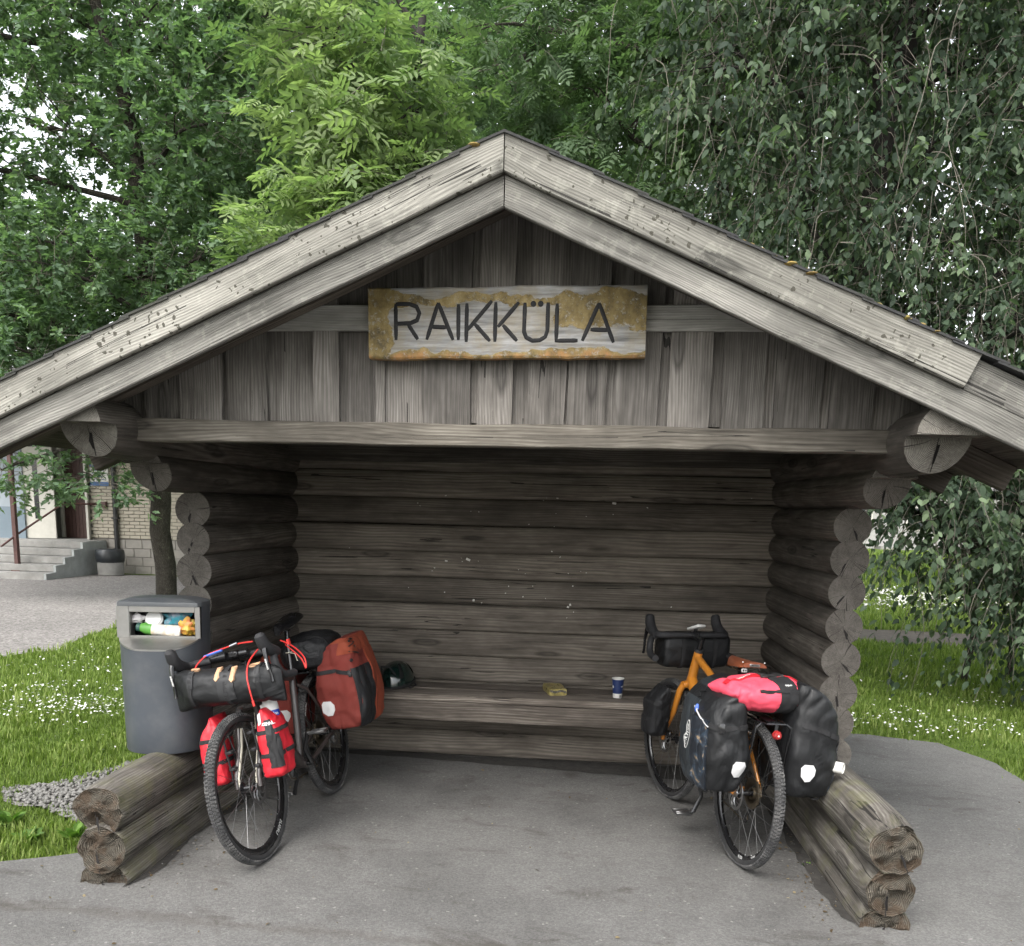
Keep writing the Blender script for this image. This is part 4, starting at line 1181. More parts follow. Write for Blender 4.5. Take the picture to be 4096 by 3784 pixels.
def drivetrain(parent, W, bb, ra, teeth, mat='chain_brown'):
    r1 = teeth * .0127 / (2 * PI); y0 = -.046
    mb = MB(); Mx = Matrix.Translation(ra) @ Matrix.Rotation(PI / 2, 4, 'X')
    for k in range(11):
        rr = .076 - .0052 * k; yy = -.024 - k * .0036
        n = int(rr * 300)
        prof = [V((ra.x + (rr + (.002 if q % 2 else -.002)) * math.cos(2 * PI * q / (2 * n)), yy, ra.z + (rr + (.002 if q % 2 else -.002)) * math.sin(2 * PI * q / (2 * n)))) for q in range(2 * n)]
        a = len(mb.v); m2 = len(prof)
        inner = [ra + (p - ra) * .72 for p in prof]
        for p in inner: p.y = yy
        bk = [p + V((0, -.0014, 0)) for p in prof]
        fs = []
        for q in range(m2):
            j = (q + 1) % m2; fs += [[q, j, m2 + j, m2 + q], [q, 2 * m2 + q, 2 * m2 + j, j]]
        mb.add(prof + inner + bk, fs)
    mb.lathe([(.03, .02), (.03, .062)], Mx, 20)
    mb.build('cassette', 'chain_brown', parent, W)
    # derailleur with cage and two pulleys
    dz = ra + V((.02, -.045, -.075)); lo = dz + V((.055, 0, -.075))
    mb = MB(); mb.tube([ra + V((-.005, -.062, -.02)), ra + V((.0, -.066, -.05)), dz], [.010, .013, .010], 8)
    mb.tube([dz, lo], .008, 6); 
    for c in (dz, lo):
        Mq = Matrix.Translation(c) @ Matrix.Rotation(PI / 2, 4, 'X'); mb.lathe([(.004, -.004), (.021, -.004), (.022, 0), (.021, .004), (.004, .004)], Mq, 14)
    mb.build('derailleur', 'black_gloss', parent, W)
    # chain: upper run, round the ring, lower run through the cage
    pts = [ra + V((.0, y0, .055)), bb + V((-.01, y0, r1)), bb + V((r1 * .7, y0, r1 * .7)), bb + V((r1, y0, 0)), bb + V((r1 * .7, y0, -r1 * .7)), bb + V((-.01, y0, -r1)), lo + V((.02, 0, -.018)), lo + V((-.02, 0, 0)), dz + V((.02, 0, .02)), dz + V((-.018, 0, .01)), ra + V((-.03, y0, -.045)), ra + V((-.055, y0, 0)), ra + V((-.03, y0, .045))]
    mb = MB(); N = len(pts)
    for a, b in zip(pts, pts[1:] + pts[:1]):
        L = (b - a).length; k = max(1, int(L / .0127)); q = (b - a).to_track_quat('X', 'Z').to_matrix().to_4x4()
        for i in range(k): mb.box(a.lerp(b, (i + .5) / k), (.0115, .0022 if i % 2 else .0048, .0075), q)
    mb.build('chain', mat, parent, W)

def rack(parent, W, ra, top, legs_x=.0, light=False):
    rk = bpy.data.objects.new('rear_rack', None); rk.empty_display_size = .05; link(rk, parent, W @ Matrix.Translation(ra))
    mb = MB()
    x0, x1 = -.20, .17
    for s in (-1, 1):
        mb.tube([V((x1, s * .055, top)), V((x0 + .02, s * .055, top)), V((x0, s * .045, top))], .005, 6)
        mb.tube([V((x1 - .06, s * .055, top)), V((.02, s * .075, ra.z + .03))], .005, 6); mb.tube([V((x0 + .08, s * .055, top)), V((-.02, s * .075, ra.z + .02))], .005, 6)
        mb.tube([V((x0 + .03, s * .055, top)), V((x0 + .02, s * .085, top - .02)), V((x0 + .05, s * .088, top - .20)), V((-.01, s * .08, ra.z + .02))], .005, 6)
    mb.tube([V((x0, .045, top)), V((x0, -.045, top))], .005, 6); mb.tube([V((x1, .055, top)), V((x1, -.055, top))], .005, 6); mb.box((-.01, 0, top + .003), (.34, .05, .004))
    mb.build('rack_tubes', 'black_gloss', rk, W)
    if light:
        mb = MB(); Ml = Matrix.Translation(V((x0 - .012, 0, top - .045))) @ Matrix.Rotation(-PI / 2, 4, 'Y')
        mb.lathe([(.001, .026), (.014, .024), (.021, .014), (.021, .0), (.001, 0)], Ml, 12); mb.m = 1
        mb.lathe([(.001, .028), (.004, .027), (.005, .0245)], Ml, 10)
        mb.m = 2; mb.box(V((x0 - .004, 0, top - .022)), (.006, .012, .04))
        mb.build('tail_light', ['lamp_red', 'white_plastic', 'black_matte'], rk, W)
    return rk

class Bike:
    def __init__(s, name, label, x, y, psi, lean, steer, wb, sh, ht, frame_mat, fork_mat, fork_mat2, saddle_mat, rim_depth, rim_text, nsp, rotor_mat, crank_ang, halfw, spacer=.05, teeth=40, text=False, plate=False, light=False):
        W = s.W = bike_matrix(x, y, psi, lean); s.wb = wb
        s.root = empty(name, (x, y, 0), label, 'bicycle', None, W.copy())
        root = s.root
        s.ra = ra = V((0, 0, WR)); fa = V((wb, 0, WR)); s.bb = bb = V((.425, 0, .285))
        base = fa - PERP * .05
        s.crown = crown = base + AX * .405; s.htop = htop = crown + AX * ht
        S = Matrix.Translation(base) @ Matrix.Rotation(steer, 4, AX) @ Matrix.Translation(-base); s.S = S
        top_st = V((.425, 0, .285)) + V((-math.cos(math.radians(73)), 0, math.sin(math.radians(73)))) * .50
        s.st_top = top_st
        # frame
        fr = bpy.data.objects.new('frame', None); fr.empty_display_size = .05; link(fr, root, W)
        mb = MB(); mb.tube([crown + AX * .006, htop], [.027, .024], 16); mb.build('head_tube', frame_mat, fr, W)
        mb = MB(); mb.tube([crown + AX * .035, bb + V((.01, 0, .01))], [.027, .030], 14); dt = mb.build('down_tube', frame_mat, fr, W)
        mb = MB(); mb.tube([htop - AX * .035, top_st - V((-.012, 0, .03))], [.020, .017], 14); mb.build('top_tube', frame_mat, fr, W)
        mb = MB(); mb.tube([bb, top_st], [.019, .018], 14); mb.build('seat_tube', frame_mat, fr, W)
        for sd in (-1, 1):
            mb = MB(); mb.tube([bb + V((-.02, sd * .03, 0)), bb + V((-.10, sd * .042, .006)), ra + V((.07, sd * .062, -.006)), ra + V((.01, sd * .066, 0))], [.013, .012, .011, .010], 10); mb.build('chain_stay', frame_mat, fr, W)
            mb = MB(); mb.tube([top_st + V((.005, sd * .015, -.07)), top_st + V((-.05, sd * .045, -.11)), ra + V((.03, sd * .062, .06)), ra + V((.005, sd * .066, .01))], [.009, .0095, .009, .010], 10); mb.build('seat_stay', frame_mat, fr, W)
        mb = MB(); mb.tube([bb + V((0, -.036, 0)), bb + V((0, .036, 0))], .023, 16); mb.build('bottom_bracket', frame_mat, fr, W)
        s.dt = (crown + AX * .035, bb)
        # fork turns with the bars
        fk = bpy.data.objects.new('fork', None); fk.empty_display_size = .05; link(fk, root, W @ S)
        mb = MB(); mb.tube([crown + AX * .004, crown - AX * .025], [.027, .026], 14)
        mb.tube([crown - AX * .012 + V((0, -.046, 0)), crown - AX * .004, crown - AX * .012 + V((0, .046, 0))], [.021, .025, .021], 12)
        mb.build('fork_crown', fork_mat, fk, W @ S)
        for sd in (-1, 1):
            mb = MB(); pth = [crown - AX * .006 + V((0, sd * .040, 0)), crown - AX * .05 + V((.004, sd * .052, 0)), crown - AX * .20 + V((.010, sd * .056, 0)), fa + V((-.012, sd * .057, .05)), fa + V((0, sd * .057, 0))]
            mb.tube(pth, [.019, .0185, .016, .013, .012], 12); mb.build('fork_leg', fork_mat, fk, W @ S)
            if fork_mat2:
                mb = MB(); p2 = [p + V((.004, -sd * .0125 * (1 if i else .4), 0)) for i, p in enumerate(pth)]
                mb.tube(p2[1:], [.0080, .0068, .0055, .0045], 8); mb.build('fork_inner', fork_mat2, fk, W @ S)
        s.fa = fa
        idm = Matrix.Identity(4)
        s.wr = wheel(root, W, ra, idm, rim_depth, rim_text.get('rear', []), 'mark_white', nsp, .118, 1, rotor_mat, 0)
        s.wf = wheel(root, W @ S, fa, idm, rim_depth, rim_text.get('front', []), 'mark_white', nsp, .092, 1, rotor_mat, 0)
        for c, Q, yy in ((ra, W, .052), (fa, W @ S, .044)):
            mb = MB(); mb.box(c + V((.055 if c is ra else -.058, yy + .004, .045)), (.05, .026, .036), bev=.008); mb.build('brake_caliper', 'black_gloss', root, Q)
        # stem and bars
        clamp = htop + AX * spacer + PERP * .088
        mb = MB(); mb.tube([htop, htop + AX * (spacer + .024)], .0165, 14); mb.tube([htop + AX * spacer, clamp], [.0165, .015], 12); mb.tube([clamp + V((0, -.024, 0)), clamp + V((0, .024, 0))], .021, 14)
        mb.build('stem', 'black_gloss', root, W @ S)
        mb = MB(); mb.tube([htop - AX * .001, htop + AX * .014], [.027, .024], 16); mb.build('headset_cap', 'black_matte', root, W @ S)
        s.clamp = clamp
        Mb_ = Matrix.Translation(clamp); s.bar = dropbar(root, W @ S, Mb_, halfw, text=text)
        # seat
        sp = V((.425 - .205, 0, sh)); s.seat = sp
        mb = MB(); mb.tube([top_st - V((0, 0, .01)), sp + V((-.0, 0, -.055))], .0137, 12); mb.tube([sp + V((-.025, 0, -.052)), sp + V((.025, 0, -.050))], .014, 8); mb.build('seat_post', 'black_gloss', root, W)
        mb = MB(); mb.tube([top_st - V((.0, 0, .012)), top_st + V((-.004, 0, .010))], .0215, 14); mb.build('seat_clamp', 'black_gloss', root, W)
        s.sad = saddle(root, W, sp, saddle_mat, .10 if not plate else 0, plate)
        crank_set(root, W, bb, crank_ang, teeth=teeth)
        drivetrain(root, W, bb, ra, teeth)
        s.rack = rack(root, W, ra, .735, light=light)
# ------------------------------------------------------------------ soft luggage
def spw(c, e): return math.copysign(abs(c) ** e, c)
class Soft:
    """closed soft body: stations along an axis, superellipse sections; f(a,t,off) gives surface points"""
    def __init__(s, st, M, e=.5, wr=.006, ws=9.0, seed=0.0, stretch=(1, 1, .5)):
        s.st = st; s.M = M; s.e = e; s.wr = wr; s.ws = ws; s.seed = seed; s.stretch = stretch
    def raw(s, a, t):
        st = s.st; u = min(max(t, 0), 1) * (len(st) - 1); i = min(int(u), len(st) - 2); f = u - i
        g = lambda k: st[k]
        def cat(j):
            p0, p1, p2, p3 = (st[max(i - 1, 0)][j], st[i][j], st[i + 1][j], st[min(i + 2, len(st) - 1)][j])
            return .5 * ((2 * p1) + (-p0 + p2) * f + (2 * p0 - 5 * p1 + 4 * p2 - p3) * f * f + (-p0 + 3 * p1 - 3 * p2 + p3) * f ** 3)
        cx, cy, cz, hx, hy = (cat(j) for j in range(5))
        ca, sa = math.cos(a), math.sin(a); q = 2 / s.e; rr = (abs(ca) ** q + abs(sa) ** q) ** (-1 / q)
        p = V((cx + max(hx, .002) * ca * rr, cy + max(hy, .002) * sa * rr, cz))
        d = noise.noise(V((p.x * s.stretch[0], p.y * s.stretch[1], p.z * s.stretch[2])) * s.ws + V((s.seed, 0, 0))) + .5 * noise.noise(p * s.ws * 2.2 + V((0, s.seed, 0)))
        # sharp folds: ridged noise
        rd = 1 - 2 * abs(noise.noise(V((p.x * s.stretch[1], p.y * s.stretch[0], p.z * s.stretch[2] * 1.4)) * s.ws * .8 + V((0, 0, s.seed))))
        cw = p + V((noise.noise(p * 5 + V((s.seed, 3, 1))), noise.noise(p * 5 + V((7, s.seed, 1))), noise.noise(p * 5 + V((1, 2, s.seed))))) * .05
        cr = max(0, 1 - abs(noise.noise(V((cw.x * 1.3, cw.y * 1.3, cw.z * .8 + cw.x * .6)) * s.ws * 1.3 + V((s.seed * 2, 0, 0)))) * 5)
        k = s.wr * (d + .4 * rd - .75 * cr)
        c = V((cx, cy, cz)); v = (p - c)
        if v.length > 1e-4: p = p + v.normalized() * k
        return p
    def f(s, a, t, off=0.0):
        p = s.raw(a, t)
        if off:
            da = s.raw(a + .03, t) - s.raw(a - .03, t); dt = s.raw(a, min(t + .01, 1)) - s.raw(a, max(t - .01, 0))
            n = da.cross(dt)
            if n.length > 1e-12: p = p + n.normalized() * off
        return p
    def body(s, name, mat, parent, na=56, ntt=40, parts=None):
        mb = MB(); rings = []
        for j in range(ntt + 1):
            rings.append([s.f(2 * PI * i / na, j / ntt) for i in range(na)])
        mb.loft(rings)
        if parts:                                          # panel colours by (angle, height)
            k = 0
            for j in range(ntt):
                for i in range(na):
                    mb.mi[k] = parts(2 * PI * (i + .5) / na, (j + .5) / ntt); k += 1
        return mb.build(name, mat, parent, s.M, 70)
    def patch(s, name, mat, parent, a0, a1, t0, t1, off=.004, na=16, ntt=10, sk=None):
        mb = MB(); g = []
        sk = -.003
        for j in range(ntt + 3):
            tj = t0 + (t1 - t0) * min(max(j - 1, 0), ntt) / ntt; row = []
            for i in range(na + 3):
                ai = a0 + (a1 - a0) * min(max(i - 1, 0), na) / na
                o = off if (0 < j < ntt + 2 and 0 < i < na + 2) else sk
                row.append(s.f(ai, tj, o))
            g.append(row)
        mb.loft(g, closed=False); return mb.build(name, mat, parent, s.M, 50)
    def decal(s, name, mat, parent, a, t, poly, off=.004, sa=1.0, stt=1.0):
        """polygon (metres) laid on the surface round (a,t)"""
        c0 = s.raw(a, t); la = (s.raw(a + .05, t) - c0).length / .05; lt = (s.raw(a, t + .01) - c0).length / .01
        mb = MB(); n = len(poly); pts = []
        for f in (.5, 1.0): pts += [(x * f, y * f) for x, y in poly]
        vs = [s.f(a, t, off)] + [s.f(a + x / la, t + y / lt, off) for x, y in pts] + [s.f(a + x / la, t + y / lt, -.002) for x, y in poly]
        fs = []
        for i in range(n):
            j = (i + 1) % n
            fs += [[0, 1 + i, 1 + j], [1 + i, 1 + n + i, 1 + n + j, 1 + j], [1 + n + i, 1 + 2 * n + i, 1 + 2 * n + j, 1 + n + j]]
        mb.add(vs, fs); return mb.build(name, mat, parent, s.M, 50)
    def text(s, body, size, mat, parent, a, t, off=.003, flip=1, rot=0.0, bold=0.0):
        c0 = s.raw(a, t); la = (s.raw(a + .05, t) - c0).length / .05; lt = (s.raw(a, t + .01) - c0).length / .01
        cr, sr = math.cos(rot), math.sin(rot)
        return lettering(body, size, lambda x, y: s.f(a + flip * (x * cr - y * sr) / la, t + (x * sr + y * cr) / lt, off), mat, parent, s.M, bold=bold)
    def strap(s, name, mat, parent, pts, w=.012, off=.003):
        """webbing along (a,t) way points"""
        mb = MB(); rings = []
        path = []
        for (a0, t0), (a1, t1) in zip(pts[:-1], pts[1:]):
            for k in range(8): path.append((a0 + (a1 - a0) * k / 8, t0 + (t1 - t0) * k / 8))
        path.append(pts[-1])
        P = [s.f(a, t, off) for a, t in path]; Q = [s.f(a, t, 0) for a, t in path]
        for i, p in enumerate(P):
            tg = (P[min(i + 1, len(P) - 1)] - P[max(i - 1, 0)]).normalized(); nr = (p - Q[i]); nr = nr.normalized() if nr.length > 1e-6 else V((0, 0, 1))
            sd = tg.cross(nr).normalized()
            rings.append([p + sd * w, p + sd * w - nr * .005, p - sd * w - nr * .005, p - sd * w])
        mb.loft(rings); return mb.build(name, mat, parent, s.M, 40)

HEX = [(-.030, .022), (-.018, .036), (.018, .034), (.031, .016), (.030, -.008), (.012, -.034), (-.010, -.036), (-.028, -.014)]
def thing_at(name, label, cat, W, p, group=None):
    M = W.copy(); M.translation = W @ V(p)
    return empty(name, M.translation, label, cat, group, M)

def pannier_stations(cx, y_in, y_out, z0, z1, hx, side, fold=0.0, lean=0.0):
    cy = side * (y_in + y_out) / 2; hy = (y_out - y_in) / 2; h = z1 - z0
    return [(cx, cy, z0 + .0, hx * .80, hy * .70), (cx, cy, z0 + .006, hx * .90, hy * .84), (cx, cy, z0 + .05, hx * .97, hy * .96), (cx, cy, z0 + h * .28, hx * 1.02, hy * 1.08),
            (cx, cy + side * lean * .4, z0 + h * .5, hx * 1.03, hy * 1.08), (cx, cy + side * lean * .7, z0 + h * .7, hx * 1.0, hy * .95), (cx, cy + side * (lean - fold * .3), z0 + h * .86, hx * .97, hy * .78),
            (cx, cy + side * (lean - fold * .7), z0 + h * .95, hx * .92, hy * .5), (cx, cy + side * (lean - fold), z1, hx * .84, hy * .20)]

# ================================================================== left bicycle
BL = Bike('bicycle', 'dark brown gravel bicycle facing the viewer, leaning on the litter bin', -1.537, 4.93, -1.58, .205, -.06, 1.065, 1.045, .18,
          'paint_umber', 'paint_umber', 'paint_cream', 'black_gloss', .036,
          dict(front=[('URSUS', math.radians(238), 1, .030), ('URSUS', math.radians(128), 1, .028)], rear=[('URSUS', math.radians(40), 1, .028)]), 24, 'steel_dark', math.radians(-100), .228, spacer=.035, text=True)
W, WS = BL.W, BL.W @ BL.S
# cable tie tail on the seat post and the cream seat collar
mb = MB(); p = BL.seat.lerp(BL.st_top, .62)
mb.tube([p + V((.016 * math.cos(q), .016 * math.sin(q), 0)) for q in np.linspace(0, 6.28, 14)], .003, 5); mb.tube([p + V((.016, .01, 0)), p + V((.03, .045, -.01)), p + V((.03, .05, -.05))], .003, 5)
mb.build('cable_tie', 'paint_cream', BL.root, W)
mb = MB(); mb.box(BL.seat + V((.10, 0, -.045)), (.03, .05, .022), bev=.005); mb.build('saddle_clip', 'steel', BL.sad, W)
# handlebar roll
c = BL.clamp + V((.125, .02, -.118))
r = empty('handlebar_roll', (0, 0, 0), 'black waterproof roll bag strapped under the handlebar of the left bicycle', 'handlebar bag', None, WS @ Matrix.Translation(c - V((0, 0, .09))))
# stations run along bike left-right: local frame x->fwd, y->up , z->left
Mr = WS @ Matrix.Translation(c) @ Matrix.Rotation(-.075, 4, 'X') @ Matrix(((1, 0, 0, 0), (0, 0, 1, 0), (0, 1, 0, 0), (0, 0, 0, 1)))
roll = Soft([(0, -.01, -.285, .008, .088), (0, -.008, -.262, .022, .094), (0, 0, -.205, .060, .092), (0, 0, -.14, .082, .087), (0, 0, 0, .084, .086), (0, 0, .13, .082, .085), (0, 0, .18, .062, .084), (0, -.01, .232, .028, .080), (0, -.02, .255, .008, .070)], Mr, .85, .006, 12, 3.0, (1, 1, .6))
roll.body('roll_body', 'tarp_black', r, 48, 56)
for a0, a1, t0, t1 in ((.15, 1.15, .30, .36), (.15, 1.15, .66, .73), (-.6, .9, .475, .545)):
    roll.patch('strap_tab', 'black_matte', r, a0, a1, t0, t1, .005)
for t in (.33, .70, .51):
    roll.strap('strap', 'webbing', r, [(-.9, t), (.6, t), (1.6, t), (2.4, t)], .010, .005)
for t, a in ((.475, .95), (.54, .85)):
    roll.decal('leather_tab', 'leather_tan', r, a, t, [(-.035, .014), (.030, .014), (.040, .008), (.030, -.012), (-.035, -.012), (-.05, 0)], .010)
roll.decal('leather_tab', 'leather_tan', r, 1.30, .35, [(-.008, .02), (.008, .02), (.008, -.02), (-.008, -.02)], .010); roll.decal('leather_tab', 'leather_tan', r, 1.25, .66, [(-.010, .02), (.010, .02), (.010, -.02), (-.010, -.02)], .010)
# front light / accessory tube on the bar
mb = MB(); q = BL.clamp
mb.tube([q + V((.035, -.10, .012)), q + V((.035, -.02, .014))], .022, 12); mb.tube([q + V((.035, .05, .014)), q + V((.035, .09, .014))], .018, 12); mb.box(q + V((.03, .02, .015)), (.05, .05, .03), bev=.006)
mb.build('bar_mount', 'black_gloss', BL.bar, WS)
# red cord
cord = empty('red_cord', (0, 0, 0), 'thin red elastic cord looped over the handlebar of the left bicycle', 'cord', None, WS @ Matrix.Translation(BL.clamp + V((.05, 0, .03))))
def spl(P, k=6):
    P = [V(p) for p in P]; o = []
    for i in range(len(P) - 1):
        p0, p1, p2, p3 = P[max(i - 1, 0)], P[i], P[i + 1], P[min(i + 2, len(P) - 1)]
        for j in range(k):
            f = j / k; o.append(.5 * ((2 * p1) + (-p0 + p2) * f + (2 * p0 - 5 * p1 + 4 * p2 - p3) * f * f + (-p0 + 3 * p1 - 3 * p2 + p3) * f ** 3))
    return o + [P[-1]]
mb = MB()
mb.tube(spl([q + V(p) for p in ((.16, -.135, -.04), (.12, -.135, .0), (.07, -.10, .035), (.05, -.03, .050), (.045, .06, .060), (.045, .13, .058))]), .0036, 6)
mb.tube(spl([q + V(p) for p in ((.08, .165, .02), (.16, .15, -.02), (.21, .150, -.07), (.235, .158, -.13), (.235, .160, -.19))]), .0036, 6); mb.tube([q + V((.235, .160, -.19)), q + V((.235, .161, -.215))], .006, 6)
mb.tube(spl([q + V(p) for p in ((-.02, .235, .035), (-.06, .275, -.01), (-.08, .305, -.07), (-.07, .305, -.12), (-.075, .29, -.07), (-.05, .24, .01))]), .0036, 6)
mb.build('cord_loop', 'cable_red', cord, WS)
mb = MB(); mb.tube([q + V((.05, .015, .056)), q + V((.05, .055, .064))], .006, 6); mb.build('cord_clip', 'steel', cord, WS)
mb = MB(); mb.tube([q + V((.07, -.115, .032)), q + V((.065, -.02, .046))], .006, 6); mb.build('blue_sleeve', 'clip_blue', cord, WS)
mb = MB(); mb.box(q + V((-.05, .26, .02)), (.02, .01, .025)); mb.build('cord_tag', 'cable_red', cord, WS)
# fork bags
def forkbag(bike, side, name, label, mat, zb, zt, y0, y1, hx, seed, deco=True, cx=None):
    WS_ = bike.W @ bike.S; cx = bike.fa.x - .05 if cx is None else cx
    e = empty(name, (0, 0, 0), label, 'fork bag', None, WS_ @ Matrix.Translation(V((cx, side * (y0 + y1) / 2, zb))))
    cy = side * (y0 + y1) / 2; hy = (y1 - y0) / 2; h = zt - zb
    sft = Soft([(cx, cy, zb, hx * .7, hy * .7), (cx, cy, zb + .02, hx * .95, hy * .95), (cx - .01, cy, zb + h * .3, hx, hy), (cx - .02, cy, zb + h * .55, hx, hy), (cx - .035, cy - side * .006, zb + h * .75, hx * .95, hy * .85), (cx - .05, cy - side * .015, zb + h * .9, hx * .88, hy * .5), (cx - .055, cy - side * .018, zt, hx * .82, hy * .16)], WS_, .48, .0095, 15, seed)
    sft.body('bag_body', mat, e, 40, 34)
    # cage
    mb = MB(); x0 = cx + .0; yi = side * (y0 - .012)
    for dx in (-.03, .03): mb.tube([V((x0 + dx, yi, zb + h * .85)), V((x0 + dx, yi, zb + .0)), V((x0 + dx, side * (y0 + .05), zb - .006)), V((x0 + dx, side * (y0 + .085), zb + .0))], .0055, 6)
    mb.tube([V((x0 - .03, side * (y0 + .085), zb)), V((x0 + .03, side * (y0 + .085), zb))], .006, 6)
    for z in (.2, .45, .7): mb.box(V((x0, yi, zb + h * z)), (.075, .008, .016)); mb.box(V((x0 + .02, yi - side * .018, zb + h * z)), (.05, .026, .014), bev=.003)
    mb.build('cage', 'black_matte', e, WS_)
    for t in (.36, .60):
        sft.strap('strap', 'webbing', e, [(-2.6, t), (-1.3, t), (0, t), (1.3, t), (2.6, t)] if side > 0 else [(-2.6, t), (-1.3, t), (0, t), (1.3, t), (2.6, t)], .0095, .003)
    return e, sft
fb, sf = forkbag(BL, 1, 'fork_bag', 'red dry bag with black panel on the right-hand fork leg, water bottle above it', 'tarp_red', .385, .70, .092, .205, .085, 4.0)
sf.patch('black_panel', 'tarp_black_soft', fb, .10, .72, .30, .76, .0045); sf.patch('buckle_panel', 'webbing', fb, .05, .95, .24, .56, .006)
sf.text('ZEFAL', .019, 'mark_white', fb, .42, .70, .0062, 1, 0, .0006)
sf.decal('reflector', 'reflective', fb, -.45, .80, [(-.012, .02), (.012, .03), (.008, -.02), (-.004, -.03)], .004)
fb2, sf2 = forkbag(BL, -1, 'fork_bag', 'red dry bag behind the front tyre, on the fork leg beside the bin', 'tarp_red', .385, .70, .092, .205, .085, 8.0)
# bottle behind the right-hand fork bag
wbt = empty('water_bottle', (0, 0, 0), 'white and blue sports bottle standing up behind the red fork bag', 'bottle', None, WS @ Matrix.Translation(V((.93, .15, .62))))
Mq = WS @ Matrix.Translation(V((.965, .155, .552))) @ Matrix.Rotation(-.12, 4, 'Y') @ Matrix.Rotation(.10, 4, 'X')
mb = MB(); mb.m = 1; mb.lathe([(.001, 0), (.034, 0), (.036, .006), (.036, .125), (.035, .13)], Mq, 24); mb.build('bottle_body', ['bottle_blue', 'bottle_blue'], wbt)
mb = MB(); mb.lathe([(.0365, .125), (.037, .15), (.035, .165), (.028, .178), (.016, .182), (.015, .188), (.010, .190), (.001, .190)], Mq, 24); mb.build('cap', 'white_plastic', wbt)
mb = MB(); mb.lathe([(.009, .189), (.010, .194), (.008, .203), (.001, .205)], Mq, 14); mb.build('spout', 'bottle_blue', wbt)
mb = MB(); mb.box(Mq @ V((.01, -.03, .152)), (.03, .02, .022), Mq.to_3x3().to_4x4(), .003); mb.build('strap_tab', 'white_plastic', wbt)
lettering('decathlon', .020, lambda x, y: Mq @ V((.0368 * math.cos(.2 + x / .036), .0368 * math.sin(.2 + x / .036), .108 + y)), 'mark_white', wbt, bold=.0004)
# rear panniers
def pannier(bike, side, name, label, z0, z1, y0, y1, hx, cx, seed, mats, parts, fold, lean=.0, wr=.008, e_=.42):
    e = thing_at(name, label, 'pannier', bike.W, (cx, side * (y0 + y1) / 2, z0))
    s = Soft(pannier_stations(cx, y0, y1, z0, z1, hx, side, fold, lean), bike.W, e_, wr, 8.0, seed, (1, 1, .55))
    s.body('bag_body', mats, e, 64, 52, parts)
    return e, s
# angle 0 = towards the front wheel, pi/2 = bike's left
def lp(a, t):
    if t > .88: return 1
    return 0
pl_, sl_ = pannier(BL, 1, 'pannier', 'red and orange rear pannier with white reflector on the left bicycle, beside the helmet', .390, .890, .080, .345, .205, .0, 1.5, ['canvas_red', 'canvas_orange'], lp, -.06, .0, .016)
sl_.patch('top_panel', 'canvas_orange', pl_, .15, 2.4, .72, .97, .003, 30, 14)
sl_.patch('mesh_pocket', 'tarp_black_soft', pl_, .62, 1.45, .02, .60, .006, 22, 16); sl_.patch('trim', 'canvas_orange', pl_, 1.5, 2.2, .08, .72, .008)
sl_.strap('strap', 'webbing', pl_, [(-.9, .60), (0, .60), (.45, .575), (.68, .56)], .011, .004)
sl_.patch('buckle', 'black_gloss', pl_, .52, .60, .545, .59, .010, 4, 4)
sl_.decal('reflector', 'reflective', pl_, -.50, .36, [(x * 1.2, y * 1.15) for x, y in HEX], .008)
sl_.decal('lace_ring', 'black_matte', pl_, .72, .66, [(.013 * math.cos(q), .010 * math.sin(q)) for q in np.linspace(0, 5.6, 9)], .006)
mb = MB(); mb.tube([sl_.f(.85 + .18 * math.sin(k * 1.9), .92 - .02 * k, .007) for k in range(12)], .004, 6); mb.build('lace', 'black_matte', pl_, W)
pr_, sr_ = pannier(BL, -1, 'pannier', 'dark red rear pannier half hidden behind the frame of the left bicycle', .395, .86, .085, .275, .185, -.03, 6.5, ['canvas_red', 'canvas_orange'], lp, -.02, .0, .009)
sr_.decal('reflector', 'reflective', pr_, .35, .35, HEX, .004)
# black bag on the rack
tb = thing_at('rack_bag', 'black crumpled stuff sack strapped on the rear rack of the left bicycle', 'bag', W, (0, 0, .745))
c = V((.02, .05, .835)); Mt = W @ Matrix(((0, 0, 1, c.x), (1, 0, 0, c.y), (0, 1, 0, c.z), (0, 0, 0, 1)))
ts = Soft([(0, 0, -.22, .03, .03), (0, 0, -.205, .10, .07), (0, 0, -.12, .145, .092), (0, .01, 0, .155, .10), (0, .005, .10, .145, .092), (0, 0, .165, .11, .075), (0, 0, .185, .05, .04)], Mt, .75, .014, 11, 2.0, (1, 1, 1))
ts.body('sack', 'tarp_black_soft', tb, 48, 36)
for t in (.35, .72): ts.strap('strap', 'webbing', tb, [(-1.5, t), (0, t), (1.5, t), (3.1, t), (4.6, t)], .011, .003)

# ================================================================== right bicycle
BR = Bike('bicycle', 'orange touring bicycle with brown leather saddle, seen from behind at the right wall', .672, 4.19, 1.85, .055, .11, 1.03, .955, .20,
          'paint_orange', 'paint_orange', None, 'leather_brown', .024,
          dict(front=[('R500', math.radians(205), 1, .022)], rear=[('R500', math.radians(262), 1, .022), ('DT SWISS', math.radians(236), 1, .010)]), 28, 'steel', math.radians(84), .205, spacer=.055, plate=True, light=True)
W, WS = BR.W, BR.W @ BR.S
